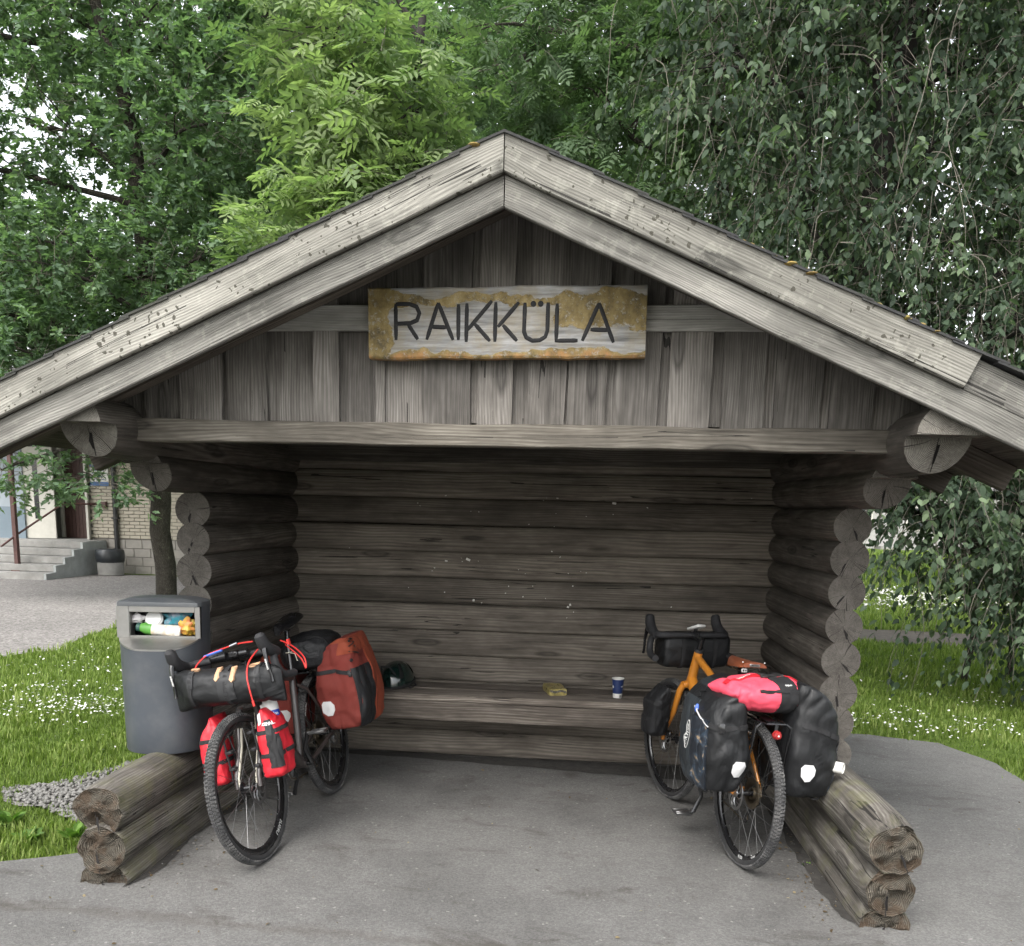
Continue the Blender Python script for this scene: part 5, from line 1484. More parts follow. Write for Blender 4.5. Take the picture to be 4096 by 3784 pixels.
# frame lettering
p0, p1 = BR.dt; dd = (p1 - p0).normalized(); nn = V((0, 1, 0)); tt = nn.cross(dd).normalized()
for i, ch in enumerate('KI'):
    def mp(x, y, i=i):
        c = p0 + dd * (.185 + .060 * i - 0); a = 1.0 + x / .03
        return c + dd * (-y) + (nn * math.sin(a) - tt * math.cos(a) * -1) * .0296
    lettering(ch, .055, lambda x, y, i=i: p0 + dd * (.19 + .058 * i + x) + (nn * math.cos(.75 + y / .03) + tt * (-math.sin(.75 + y / .03))) * .0297, 'mark_brown', BR.root, W, bold=.001)
    lettering(ch, .045, lambda x, y, i=i: p0 + dd * (.19 + .058 * i + x) + (nn * math.cos(.75 + y / .03) + tt * (math.sin(.75 + y / .03))) * .0297, 'mark_brown', BR.root, W, bold=.001)
mb = MB()
for k in range(2):
    t = .13 + .12 * k; a = BR.htop - AX * .035; b = BR.st_top - V((-.012, 0, .03)); c = a.lerp(b, t); mb.lathe([(.001, .0), (.004, 0)], Matrix.Translation(c + V((0, 0, .0205))), 8)
mb.build('frame_bolt', 'black_matte', BR.root, W)
# bike computer
mb = MB(); q = BR.clamp
Mc = Matrix.Translation(q + V((-.015, .0, .045))) @ Matrix.Rotation(.35, 4, 'Y') @ Matrix.Rotation(.25, 4, 'Z')
mb.box(q + V((-.015, 0, .045)), (.098, .060, .016), Mc.to_3x3().to_4x4(), .006); cp = mb.build('bike_computer', 'white_plastic', BR.bar, WS)
mb = MB(); mb.box(Mc @ V((0.004, 0, .0085)), (.078, .050, .003), Mc.to_3x3().to_4x4()); mb.build('screen', 'screen_dark', BR.bar, WS)
mb = MB(); mb.tube([q + V((0, 0, .0)), q + V((-.015, 0, .04))], .010, 8); mb.build('computer_mount', 'black_gloss', BR.bar, WS)
# saddle clip and lamp bracket
mb = MB(); mb.box(BR.seat + V((-.115, .04, -.032)), (.006, .028, .018), bev=.002); mb.m = 1
for s in (-1, 1): mb.box(BR.seat + V((-.1185, .04 + s * .006, -.032)), (.003, .007, .008))
mb.build('white_clip', ['white_plastic', 'black_matte'], BR.sad, W)
# handlebar bag (box roll) in front of the bar
c = q + V((.10, -.045, -.095))
hb = empty('handlebar_bag', (0, 0, 0), 'black boxy handlebar bag on the orange bicycle', 'handlebar bag', None, WS @ Matrix.Translation(c - V((0, 0, .09))))
Mr = WS @ Matrix(((1, 0, 0, c.x), (0, 0, 1, c.y), (0, 1, 0, c.z), (0, 0, 0, 1)))
hs_ = Soft([(0, 0, -.205, .05, .06), (0, 0, -.195, .075, .085), (0, 0, -.15, .085, .098), (0, 0, 0, .085, .10), (0, 0, .15, .085, .098), (0, 0, .195, .075, .085), (0, 0, .205, .05, .06)], Mr, .5, .004, 12, 4.0)
hs_.body('bag_body', 'tarp_black', hb, 40, 40)
for t in (.40, .60): hs_.strap('strap', 'webbing', hb, [(2.0, t), (3.14, t), (4.2, t)], .011, .004)
# fork bag (black, crumpled)
fb3, sf3 = forkbag(BR, 1, 'fork_bag', 'black crumpled fork bag on the front fork of the orange bicycle', 'tarp_black_soft', .40, .69, .085, .205, .085, 12.0)
# left pannier: grey outer panel, mesh pocket, black body
def rp_(a, t):
    return 1 if .80 < t < .90 else 0
rp1, rs1 = pannier(BR, 1, 'pannier', 'black and grey rear pannier with mesh pocket on the left side of the orange bicycle', .40, .890, .080, .290, .215, .03, 3.3, ['tarp_black', 'tarp_grey'], rp_, .09, .02, .014, .64)
rs1.patch('grey_panel', 'tarp_grey', rp1, .95, 1.72, .05, .70, .005, 24, 20)
rs1.patch('mesh_pocket', 'mesh_pocket', rp1, 1.72, 2.30, .03, .60, .008, 20, 18)
rs1.strap('pocket_binding', 'reflective', rp1, [(1.66, .65), (1.95, .61), (2.32, .565)], .0022, .009)
rs1.strap('strap', 'webbing', rp1, [(2.3, .575), (2.6, .57), (3.14, .575), (3.9, .58)], .012, .005)
rs1.patch('buckle', 'black_gloss', rp1, 2.62, 2.80, .545, .595, .012, 4, 4)
rs1.decal('reflector', 'reflective', rp1, 3.46, .35, [(x * 1.15, y * 1.15) for x, y in HEX], .004)
rs1.text('ORTLIEB', .028, 'mark_white', rp1, 1.48, .47, .0075, 1, math.radians(82), .0006)
mb = MB(); c0 = rs1.raw(1.48, .47); la = (rs1.raw(1.53, .47) - c0).length / .05; lt = (rs1.raw(1.48, .48) - c0).length / .01
ov = []
for k in range(40):
    th = 2 * PI * k / 40; x = .072 * math.copysign(abs(math.cos(th)) ** .7, math.cos(th)); y = .019 * math.copysign(abs(math.sin(th)) ** .7, math.sin(th)); r_ = math.radians(82)
    ov.append(rs1.f(1.48 + (x * math.cos(r_) - y * math.sin(r_)) / la, .47 + (x * math.sin(r_) + y * math.cos(r_)) / lt, .0065))
mb.tube(ov, .0013, 5, closed=True); mb.build('logo_outline', 'mark_white', rp1, W)
mb = MB()
for a in (1.35, 2.2): mb.tube([rs1.f(a - .10, .05, .004), rs1.f(a - .05, .0, .014), rs1.f(a + .08, .0, .014), rs1.f(a + .12, .05, .004)], .0055, 6)
mb.build('bottom_loop', 'black_matte', rp1, W)
mb = MB(); mb.tube([rs1.f(1.5 + .12 * math.sin(k * 2), .70 + .018 * k, .006) for k in range(9)], .004, 6); mb.build('lace', 'black_matte', rp1, W)
mb = MB(); mb.ball(rs1.f(1.72, .64, .0), (.012, .012, .022), 10, 8); mb.build('blue_cloth', 'clip_blue', rp1, W)
# right pannier
rp2, rs2 = pannier(BR, -1, 'pannier', 'plain black rear pannier with white reflector against the right base logs', .390, .910, .095, .335, .205, .01, 9.3, ['tarp_black'], None, .075, .0, .012)
rs2.decal('reflector', 'reflective', rp2, 2.90, .35, [(x * 1.1, y * 1.15) for x, y in HEX], .004)
rs2.strap('strap', 'webbing', rp2, [(2.5, .60), (3.3, .57), (3.9, .53), (4.6, .52)], .012, .004)
rs2.strap('strap', 'webbing', rp2, [(3.95, .53), (4.0, .44), (4.05, .34)], .010, .006)
rs2.patch('mesh_pocket', 'mesh_pocket', rp2, 4.0, 5.0, .05, .5, .006, 14, 12)
mb = MB()
for a in (3.2,): mb.tube([rs2.f(a + .30, .03, .004), rs2.f(a + .38, .0, .012), rs2.f(a + .62, .0, .012), rs2.f(a + .68, .04, .004)], .0055, 6)
mb.build('bottom_loop', 'black_matte', rp2, W)
# white bottle sticking out of its side pocket
wb2 = thing_at('white_tube', 'white cardboard tube tucked at the outer edge of the right black pannier', 'tube', W, (-.155, -.318, .50))
p = V((-.155, -.318, .540)); Mw = W @ Matrix.Translation(p) @ V((-.72, -.68, .02)).to_track_quat('Z', 'Y').to_matrix().to_4x4()
mb = MB(); mb.lathe([(.022, -.02), (.0255, -.02), (.026, .055), (.024, .058), (.022, .056), (.022, -.02)], Mw, 24); mb.m = 1; mb.lathe([(.001, .012), (.022, .012)], Mw, 20); mb.build('tube_wall', ['paper_white', 'mark_brown'], wb2)
# red dry bag across the rack
rd = thing_at('dry_bag', 'bright pink-red dry bag with dark grey band lying across the rear rack', 'dry bag', W, (-.02, .05, .745))
c = V((-.045, .035, .846)); Mt = W @ Matrix.Translation(c) @ Matrix.Rotation(.22, 4, 'Z') @ Matrix(((1, 0, 0, 0), (0, 0, 1, 0), (0, 1, 0, 0), (0, 0, 0, 1)))
ds = Soft([(0, -.02, -.205, .04, .03), (0, -.01, -.195, .10, .058), (0, 0, -.15, .138, .074), (0, 0, -.05, .148, .080), (0, 0, .06, .142, .074), (0, 0, .12, .13, .062), (0, .01, .17, .11, .045), (0, .015, .20, .10, .014)], Mt, .80, .010, 11, 5.0, (1, 1, .7))
ds.body('bag_body', 'tarp_pink', rd, 56, 48)
ds.patch('grey_band', 'webbing', rd, .3, 4.4, .34, .47, .0035, 40, 8)
ds.strap('strap', 'tarp_red', rd, [(1.9, .10), (1.75, .4), (1.65, .70), (1.6, .92)], .014, .006)
ds.strap('strap', 'webbing', rd, [(2.75, .06), (2.75, .4), (2.7, .62)], .008, .007)
ds.patch('buckle', 'steel_dark', rd, 1.62, 1.85, .36, .52, .010, 5, 5)
ds.text('ortlieb', .026, 'mark_white', rd, 1.68, .66, .0085, -1, math.radians(90), .0006)
ds.text('ortlieb', .014, 'mark_white', rd, 2.45, .405, .006, -1, math.radians(90), .0004)
# ------------------------------------------------------------------ brick building beyond the yard
bd = empty('brick_building', (-11.5, 20.2, 0), 'pale brick building with entrance steps and doors across the gravel yard', 'building')
Yw = 19.75
def wbox(name, x0, x1, y0, y1, z0, z1, mat, parent=bd, bev=0.0):
    mb = MB(); mb.box(((x0 + x1) / 2, (y0 + y1) / 2, (z0 + z1) / 2), (x1 - x0, y1 - y0, z1 - z0), bev=bev); return mb.build(name, mat, parent)
wbox('wall', -11.95, -4.0, Yw + .02, Yw + .3, -.05, 4.2, 'mortar')
wbox('wall', -18.5, -13.25, Yw - .35, Yw + .3, -.05, 4.2, 'render_grey')
wbox('dado', -18.5, -13.248, Yw - .362, Yw - .34, -.05, 1.42, 'render_blue')
wbox('recess_wall', -13.25, -11.95, Yw + .55, Yw + .7, -.05, 4.2, 'mortar')
wbox('recess_side', -11.96, -11.86, Yw + .0, Yw + .6, .72, 4.2, 'mortar')
wbox('canopy', -14.2, -11.0, Yw - 1.6, Yw + .6, 3.15, 3.35, 'wall_far')
wbox('roof', -19.0, -3.6, Yw - .6, Yw + 6, 4.2, 4.4, 'roof_far')
# bricks: stretcher bond, sharing one mesh
mb = MB(); mb.box((0, 0, 0), (.242, .05, .066), bev=.004); BR_ME = mb.mesh('brick', 'brick_pale')
z = .80; row = 0
while z < 2.75:
    x = -11.83 + (.126 if row % 2 else 0)
    while x < -9.45:
        o = bpy.data.objects.new('brick', BR_ME); link(o, bd, Matrix.Translation(V((x, Yw + random.uniform(-.004, .004), z)))); x += .254
    z += .0785; row += 1
mb = MB(); mb.box((0, 0, 0), (.39, .06, .19), bev=.006); PL_ME = mb.mesh('plinth_block', 'plinth_block')
for r in range(4):
    x = -11.45 + (.2 if r % 2 else 0)
    while x < -9.3:
        o = bpy.data.objects.new('plinth_block', PL_ME); link(o, bd, Matrix.Translation(V((x, Yw - .012 + random.uniform(-.003, .003), .045 + r * .198)))); x += .40
# doors in the recess
d1 = bpy.data.objects.new('door', None); link(d1, bd, Matrix.Translation(V((-13.0, Yw, .72)))); tag(d1, 'white entrance door with a narrow glass strip')
M1 = Matrix.Translation(V((-13.42, Yw - .32, .72))) @ Matrix.Rotation(math.radians(14), 4, 'Z')
mb = MB(); mb.box((.40, 0, 1.02), (.80, .05, 2.04), bev=.006); mb.build('leaf', 'door_white', d1, M1)
mb = MB(); mb.box((.42, -.028, 1.12), (.10, .01, 1.35)); mb.build('pane', 'glass_dark', d1, M1)
mb = MB(); mb.tube([V((.12, -.03, .98)), V((.12, -.08, .98)), V((.25, -.08, .98))], .012, 6); mb.lathe([(.001, 0), (.022, 0)], Matrix.Translation(V((.12, -.03, 1.10))) @ Matrix.Rotation(PI / 2, 4, 'X'), 10); mb.build('handle', 'pipe_black', d1, M1)
d2 = bpy.data.objects.new('door', None); link(d2, bd, Matrix.Translation(V((-12.5, Yw + .4, .72)))); tag(d2, 'brown plank door in the entrance recess')
for k in range(8): wbox('plank', -12.78 + k * .088, -12.78 + k * .088 + .084, Yw + .44, Yw + .49, .73, 2.85, 'door_brown', d2, .003)
wbox('frame', -12.86, -12.79, Yw + .40, Yw + .5, .73, 2.9, 'door_white', d2)
d3 = bpy.data.objects.new('door', None); link(d3, bd, Matrix.Translation(V((-12.0, Yw + .3, .72)))); tag(d3, 'open white framed glass door beside the notice')
M3 = Matrix.Translation(V((-12.06, Yw + .45, .72))) @ Matrix.Rotation(math.radians(-72), 4, 'Z')
mb = MB()
for x0, x1, z0, z1 in ((0, .09, 0, 2.06), (.56, .66, 0, 2.06), (.09, .56, 1.95, 2.06), (.09, .56, 0, .98)): mb.box(((x0 + x1) / 2, 0, (z0 + z1) / 2), (x1 - x0, .05, z1 - z0), bev=.004)
mb.build('leaf', 'door_white', d3, M3)
mb = MB(); mb.box((.33, 0, 1.46), (.47, .012, .97)); mb.build('pane', 'glass_dark', d3, M3)
mb = MB(); mb.tube([V((.60, -.03, .98)), V((.60, -.07, .98)), V((.50, -.07, .98))], .012, 6); mb.build('handle', 'pipe_black', d3, M3)
# notice board
nb = empty('notice_board', (-11.72, Yw - .05, 1.9), 'white and blue notice panel on the brick wall by the entrance', 'notice')
wbox('panel', -11.80, -11.36, Yw - .06, Yw - .035, 1.93, 2.42, 'sign_white', nb); wbox('blue_band', -11.80, -11.36, Yw - .066, Yw - .061, 1.93, 2.02, 'sign_blue', nb)
wbox('blue_band', -11.80, -11.36, Yw - .066, Yw - .061, 2.34, 2.42, 'sign_blue', nb)
for k in range(4): wbox('print_line', -11.76, -11.42 - .05 * (k % 2), Yw - .065, Yw - .0605, 2.07 + .065 * k, 2.085 + .065 * k, 'sign_blue', nb)
# steps
st = empty('entrance_steps', (-12.8, 18.6, 0), 'concrete entrance steps with pale rendered cheek wall', 'steps')
for k in range(5):
    wbox('step', -14.6, -11.56, Yw - 2.35 + k * .34, Yw - .35, -.04 + k * .15, .11 + k * .15 - .004, 'concrete', st, .01)
wbox('landing', -14.6, -11.56, Yw - .72, Yw + .54, .56, .712, 'concrete', st, .01)
prof = []
for k in range(5): prof += [(Yw - 2.36 + k * .34, -.04 + (k * .15 if k else 0)), (Yw - 2.36 + k * .34, .095 + k * .15)]
prof += [(Yw - .05, .695), (Yw - .05, -.04)]
n = len(prof); mb = MB(); xa, xb = -11.555, -11.50
vs = [V((xa, y, z)) for y, z in prof] + [V((xb, y, z)) for y, z in prof]
mb.add(vs, [list(range(n)), list(range(n, 2 * n))[::-1]] + [[i, (i + 1) % n, n + (i + 1) % n, n + i] for i in range(n)]); mb.build('cheek_wall', 'concrete_pale', st, None, 20)
ps = empty('canopy_post', (-12.6, 18.2, 0), 'reddish brown square steel post in front of the entrance steps', 'post')
wbox('shaft', -12.45, -12.36, Yw - 1.98, Yw - 1.89, .0, 3.15, 'post_brown', ps, .006); wbox('foot_plate', -12.50, -12.31, Yw - 2.03, Yw - 1.84, .10, .125, 'post_brown', ps)
hr = empty('handrail', (-12.2, 18.6, 0), 'thin metal handrail beside the entrance steps', 'handrail')
mb = MB(); mb.tube([V((-12.56, Yw - 2.2, .62)), V((-12.40, Yw - 1.9, .86)), V((-12.05, Yw - .8, 1.50)), V((-11.85, Yw - .6, 1.52)), V((-11.55, Yw - .1, 1.52))], .022, 8); mb.build('rail', 'post_brown', hr)
wbox('bracket', -11.58, -11.44, Yw - .12, Yw - .03, 1.44, 1.58, 'post_brown', hr)
dp = empty('downpipe', (-11.2, Yw - .08, 0), 'black rainwater downpipe on the brick wall', 'downpipe')
mb = MB(); mb.tube([V((-11.22, Yw - .10, .35)), V((-11.22, Yw - .10, 4.1))], .05, 10); mb.build('pipe', 'pipe_black', dp)
for z in (1.2, 2.4): wbox('clip', -11.29, -11.15, Yw - .16, Yw - .03, z, z + .03, 'pipe_black', dp)
gb = empty('yard_bin', (-11.2, 18.9, 0), 'low concrete yard bin lined with a black plastic sack by the brick wall', 'litter bin')
mb = MB(); mb.lathe([(.001, 0), (.25, 0), (.27, .02), (.28, .30), (.26, .32)], Matrix.Translation(V((-11.05, 19.05, -.03))), 20); mb.build('concrete_base', 'concrete', gb)
mb = MB(); rings = []
for j, (r_, z) in enumerate(((.27, .24), (.30, .30), (.31, .40), (.30, .52), (.27, .55), (.20, .50))):
    rings.append([V((-11.05 + (r_ + .02 * noise.noise(V((k, j, 3)))) * math.cos(2 * PI * k / 20), 19.05 + r_ * math.sin(2 * PI * k / 20), z + .02 * noise.noise(V((k * .7, j, 9))))) for k in range(20)])
mb.loft(rings); mb.build('sack', 'bag_black', gb)
# pale house and hedge glimpsed far behind the right tree
fh = empty('far_house', (17, 52, 0), 'pale house glimpsed far across the lawn behind the hanging branches', 'house')
wbox('wall', 8, 26, 52, 58, -.03, 3.2, 'wall_far', fh)
mb = MB(); mb.prism([(0, 0), (6.8, 0), (3.4, 2.4)], Matrix(((0, 0, 1, 7.6), (1, 0, 0, 51.6), (0, 1, 0, 3.2), (0, 0, 0, 1))), 18.8); mb.build('roof', 'roof_far', fh)
for x in (10, 13, 16, 19, 22):
    wn = wbox('window', x, x + 1.2, 51.95, 52.05, 1.0, 2.3, 'door_white', fh); wbox('pane', x + .08, x + 1.12, 51.93, 51.96, 1.08, 2.22, 'glass_dark', wn)
wbox('step', 14.5, 16, 51, 51.95, -.03, .15, 'concrete', fh)

# ------------------------------------------------------------------ foliage
def leaf_geo(kind):
    if kind == 'oak':
        o = [(0, 0), (.30, .21), (.42, .11), (.60, .27), (.74, .13), (1.0, 0)]
        vs = [(x, y, .12 * y - .14 * x * x) for x, y in o] + [(x, -y, .12 * y - .14 * x * x) for x, y in o[1:-1]]
        f = [(0, 1, 2), (0, 2, 4), (2, 3, 4), (0, 4, 5), (0, 7, 6), (0, 9, 7), (7, 9, 8), (0, 5, 9)]
        return np.array(vs), np.array(f)
    if kind == 'elm':
        vs = [(0, 0, 0), (.28, .26, .05), (.62, .25, .02), (1.0, 0, -.14), (.62, -.25, .02), (.28, -.26, .05), (.30, 0, .0), (.64, 0, -.05)]
        f = [(0, 6, 1), (6, 7, 2), (6, 2, 1), (7, 3, 2), (0, 5, 6), (6, 5, 4), (6, 4, 7), (7, 4, 3)]
        return np.array(vs, float), np.array(f)
    if kind == 'ash':                                     # one pinnate leaf, nine leaflets
        vs = []; f = []
        def lf(bx, by, ang_, L, z):
            b = len(vs); c, s = math.cos(ang_), math.sin(ang_)
            for x, y, zz in ((0, 0, 0), (.25, .15, .03), (.60, .17, .0), (1, 0, -.14), (.60, -.17, .0), (.25, -.15, .03)):
                vs.append((bx + (x * c - y * s) * L, by + (x * s + y * c) * L, z + zz * L))
            f.extend([(b, b + 2, b + 1), (b, b + 3, b + 2), (b, b + 4, b + 3), (b, b + 5, b + 4)])
        for i, x in enumerate((.26, .50, .74)):
            for s in (1, -1): lf(x, 0, s * .95, .40 - .02 * i, -.18 * x * x)
        lf(.84, 0, 0, .40, -.16)
        b = len(vs); vs += [(0, .006, 0), (.9, .004, -.15), (.9, -.004, -.15), (0, -.006, 0)]; f += [(b, b + 1, b + 2), (b, b + 2, b + 3)]
        return np.array(vs, float), np.array(f)
    vs = [(0, 0, 0), (.45, .30, .04), (1, 0, -.1), (.45, -.30, .04)]
    return np.array(vs, float), np.array([(0, 2, 1), (0, 3, 2)])

def rot_from(d, up, roll=None):
    """rows of frames: x along d, z near up; arrays (n,3) -> (n,3,3) columns x,y,z"""
    x = d / (np.linalg.norm(d, axis=1, keepdims=True) + 1e-9)
    y = np.cross(up, x); ln = np.linalg.norm(y, axis=1, keepdims=True); y = np.where(ln < 1e-4, np.array([[0, 1.0, 0]]), y / (ln + 1e-9))
    z = np.cross(x, y)
    if roll is not None:
        c, s = np.cos(roll)[:, None], np.sin(roll)[:, None]; y, z = y * c + z * s, z * c - y * s
    return np.stack([x, y, z], axis=2)

def make_leaves(name, kind, pos, dirs, size, mat, parent, rng, upj=.35, tint=None):
    n = len(pos); lv, lf = leaf_geo(kind); k = len(lv)
    up = np.array([[0, 0, 1.0]]) + rng.normal(0, upj, (n, 3))
    Rm = rot_from(dirs, up, rng.normal(0, .35, n))
    vv = np.einsum('nij,kj->nki', Rm, lv) * size[:, None, None] + pos[:, None, :]
    ff = (lf[None] + (np.arange(n) * k)[:, None, None]).reshape(-1, 3)
    tn = np.repeat(np.clip(tint if tint is not None else rng.beta(2.2, 2.6, n), 0, 1), k)
    o = np_mesh(name, vv.reshape(-1, 3), ff, mat, parent, dict(tint=tn)); tag(o, kind='stuff'); return o

def blob_points(blobs, rng):
    P, D = [], []
    for (c, r, n, *rest) in blobs:
        u = rng.normal(size=(n, 3)); u /= np.linalg.norm(u, axis=1, keepdims=True)
        rad = rng.random(n) ** .42
        p = np.array(c) + u * rad[:, None] * np.array(r)
        P.append(p); D.append(u)
    return np.concatenate(P), np.concatenate(D)

def sprays(P, D, rng, kind, per, length, droop):
    """leaf positions/directions along small twigs that start at P and grow along D"""
    n = len(P); d = D + rng.normal(0, .55, D.shape); d[:, 2] += .25; d /= np.linalg.norm(d, axis=1, keepdims=True)
    L = length * (.6 + .8 * rng.random(n)); pos, dr, tid = [], [], []
    side = np.cross(d, np.array([[0, 0, 1.0]])); side /= np.linalg.norm(side, axis=1, keepdims=True) + 1e-6
    for j in range(per):
        t = (j + .5) / per if kind != 'oak' else .35 + .65 * rng.random(n)
        t = np.full(n, t) if np.isscalar(t) else t
        p = P + d * (L * t)[:, None]; p[:, 2] -= droop * L * t ** 2
        s = 1 if j % 2 else -1
        ld = d * (.55 if kind != 'elm' else .35) + side * s * (.8 + .3 * rng.random(n))[:, None] + rng.normal(0, .35, (n, 3)); ld[:, 2] -= .25 + droop * 1.1
        if kind == 'oak': ld = rng.normal(0, .8, (n, 3)) + d * .6; ld[:, 2] *= .55; ld[:, 2] -= .12
        p = p + rng.normal(0, .02 * length / .4, (n, 3))
        pos.append(p); dr.append(ld); tid.append(np.arange(n))
    return np.concatenate(pos), np.concatenate(dr), np.concatenate(tid), d, L

def twigs_mesh(name, P, d, L, droop, mat, parent, r=.004, keep=1.0, rng=None):
    n = len(P); idx = np.arange(n)
    if keep < 1: idx = rng.choice(n, int(n * keep), replace=False)
    P, d, L = P[idx], d[idx], L[idx]; n = len(P)
    ts = np.array([-.6, 0, .5, 1.0]); k = 3
    up = np.repeat(np.array([[0, 0, 1.0]]), n, 0); fr = rot_from(d, up)
    V_, F_ = [], []
    rings = []
    for t in ts:
        c = P + d * (L * t)[:, None]; c[:, 2] -= droop * L * np.sign(t) * t ** 2
        rr = r * (1.0 - .6 * max(t, 0))
        for q in range(k):
            a = 2 * PI * q / k; rings.append(c + (fr[:, :, 1] * math.cos(a) + fr[:, :, 2] * math.sin(a)) * rr)
    A_ = np.stack(rings, 1)                      # n, 12, 3
    base = (np.arange(n) * (k * len(ts)))[:, None]
    for i in range(len(ts) - 1):
        for q in range(k):
            q2 = (q + 1) % k
            F_.append(np.concatenate([base + i * k + q, base + i * k + q2, base + (i + 1) * k + q2, base + (i + 1) * k + q], 1))
    o = np_mesh(name, A_.reshape(-1, 3), np.concatenate(F_), mat, parent); tag(o, kind='stuff'); return o

def limb(path, r0, r1, n=8, seed=0, wobble=.06, k=6):
    P = spl(path, k); m = len(P)
    P = [p + V((noise.noise(p * 1.3 + V((seed, 0, 0))), noise.noise(p * 1.3 + V((0, seed, 0))), 0)) * wobble * (min(i, 4) / 4) for i, p in enumerate(P)]
    rr = [r0 + (r1 - r0) * i / (m - 1) for i in range(m)]
    return P, rr

def tree(name, label, base, trunk, r0, r1, blobs, kind, mat, leafsize, per, length, droop, bark='bark', seed=1, limbs=None, twig_keep=.5, group=None, tintf=None, twig_r=.004):
    rng = np.random.default_rng(seed)
    t = empty(name, base, label, 'tree', group)
    P, rr = limb(trunk, r0, r1, seed=seed, wobble=.08)
    mb = MB(); mb.tube(P, rr, 14)
    # buttressed foot
    mb.build('trunk', bark, t)
    rnd = random.Random(seed)
    att = [p for p in P[len(P) // 4:]]
    for bi, bl in enumerate(blobs):
        c = V(bl[0])
        if len(bl) > 3 and bl[3] == 'nolimb': continue
        a = min(att, key=lambda p: (p - c).length + abs(p.z - (c.z - .8)) * .8)
        mid = a.lerp(c, .5) + V((rnd.uniform(-.2, .2), rnd.uniform(-.2, .2), rnd.uniform(.0, .35)))
        mb = MB(); p_, r_ = limb([a, mid, c], max(r1 * .7, .03), .016, seed=bi + seed, wobble=.18); mb.tube(p_, r_, 7)
        for k in range(5):
            u = V((rnd.uniform(-1, 1), rnd.uniform(-1, 1), rnd.uniform(-.6, 1))).normalized(); e = c + V((u.x * bl[1][0], u.y * bl[1][1], u.z * bl[1][2])) * .8
            s0 = p_[rnd.randrange(len(p_) // 2, len(p_))]; p2, r2 = limb([s0, s0.lerp(e, .5) + V((0, 0, .12)), e], .014, .004, seed=k + bi, wobble=.12); mb.tube(p2, r2, 5)
        mb.build('branch', bark, t)
    Pb, Db = blob_points(blobs, rng)
    pos, dr, tid, d, L = sprays(Pb, Db, rng, kind, per, length, droop)
    size = leafsize * (.45 + .85 * rng.random(len(pos)) ** .8)
    tint = np.clip(.42 + .22 * rng.normal(size=len(Pb))[tid] + .16 * rng.normal(size=len(pos)), 0, 1)
    if tintf is not None: tint = np.clip(tint + tintf(pos), 0, 1)
    make_leaves('crown', kind, pos, dr, size, mat, t, rng, tint=tint)
    twigs_mesh('twigs', Pb, d, L, droop, 'twig', t, twig_r, twig_keep, rng)
    return t

# oak at the left, in front of the brick building
oak_b = [((-9.6, 13.6, 2.05), (1.1, .7, .38), 75), ((-8.3, 13.9, 2.0), (.75, .6, .40), 50)]
for c, r, n in [((-11.2, 14.2, 4.6), (1.6, 1.3, 1.0), 150), ((-9.3, 13.6, 3.9), (1.5, 1.2, .7), 130), ((-10.0, 14.8, 5.8), (1.5, 1.4, .9), 150), ((-8.6, 14.0, 5.1), (1.3, 1.3, .8), 120), ((-11.6, 14.5, 7.0), (1.5, 1.3, .9), 130), ((-9.2, 14.2, 7.3), (1.3, 1.3, .75), 110),
                ((-6.6, 14.4, 5.4), (1.3, 1.2, 1.0), 150), ((-6.3, 14.2, 7.2), (1.5, 1.3, 1.0), 170), ((-6.8, 14.5, 3.9), (1.1, 1.0, .7), 90), ((-7.4, 14.6, 8.9), (1.8, 1.5, .9), 190), ((-10.2, 14.6, 9.2), (1.7, 1.4, .8), 150), ((-12.6, 14.6, 9.0), (1.4, 1.3, 1.0), 100), ((-5.2, 14.6, 8.8), (1.4, 1.3, 1.1), 150), ((-8.6, 14.6, 10.6), (2.4, 1.8, .9), 150)]:
    oak_b.append((c, r, int(n * 2.0)))
tree('oak_tree', 'tall oak with dark trunk and lobed leaves left of the shelter', (-8.0, 15.2, 0), [(-7.85, 15.3, -.1), (-7.62, 14.8, 1.4), (-7.5, 14.55, 3.0), (-7.48, 14.5, 4.7), (-7.62, 14.5, 6.2), (-7.63, 14.5, 7.0), (-7.86, 14.5, 8.1), (-8.3, 14.5, 9.6)], .18, .08, oak_b, 'oak', 'leaf_oak', .135, 18, .42, .10, 'bark', 21)
# darker broadleaf tree behind the ridge
b2 = [((-4.6, 15.5, 6.6), (1.6, 1.4, 1.2), 190), ((-3.0, 15.5, 8.2), (1.8, 1.4, 1.2), 220), ((-4.8, 15.8, 9.6), (1.8, 1.4, 1.2), 200), ((-1.4, 15.6, 6.8), (1.8, 1.4, 1.3), 220), ((-1.0, 15.6, 9.2), (1.9, 1.5, 1.2), 210), ((.8, 15.6, 7.4), (1.6, 1.4, 1.4), 180), ((-2.9, 15.5, 5.0), (2.0, 1.2, .9), 130), ((1.2, 15.8, 9.6), (1.6, 1.4, 1.1), 150)]
tree('oak_tree', 'dark green oak standing far behind the ridge of the roof', (-1.9, 16, 0), [(-1.9, 16, -.1), (-1.85, 15.9, 3), (-1.8, 15.8, 6), (-1.6, 15.7, 9)], .24, .08, [(c, r, int(n * 1.4)) for c, r, n in b2], 'oak', 'leaf_oak', .15, 18, .45, .10, 'bark', 33)
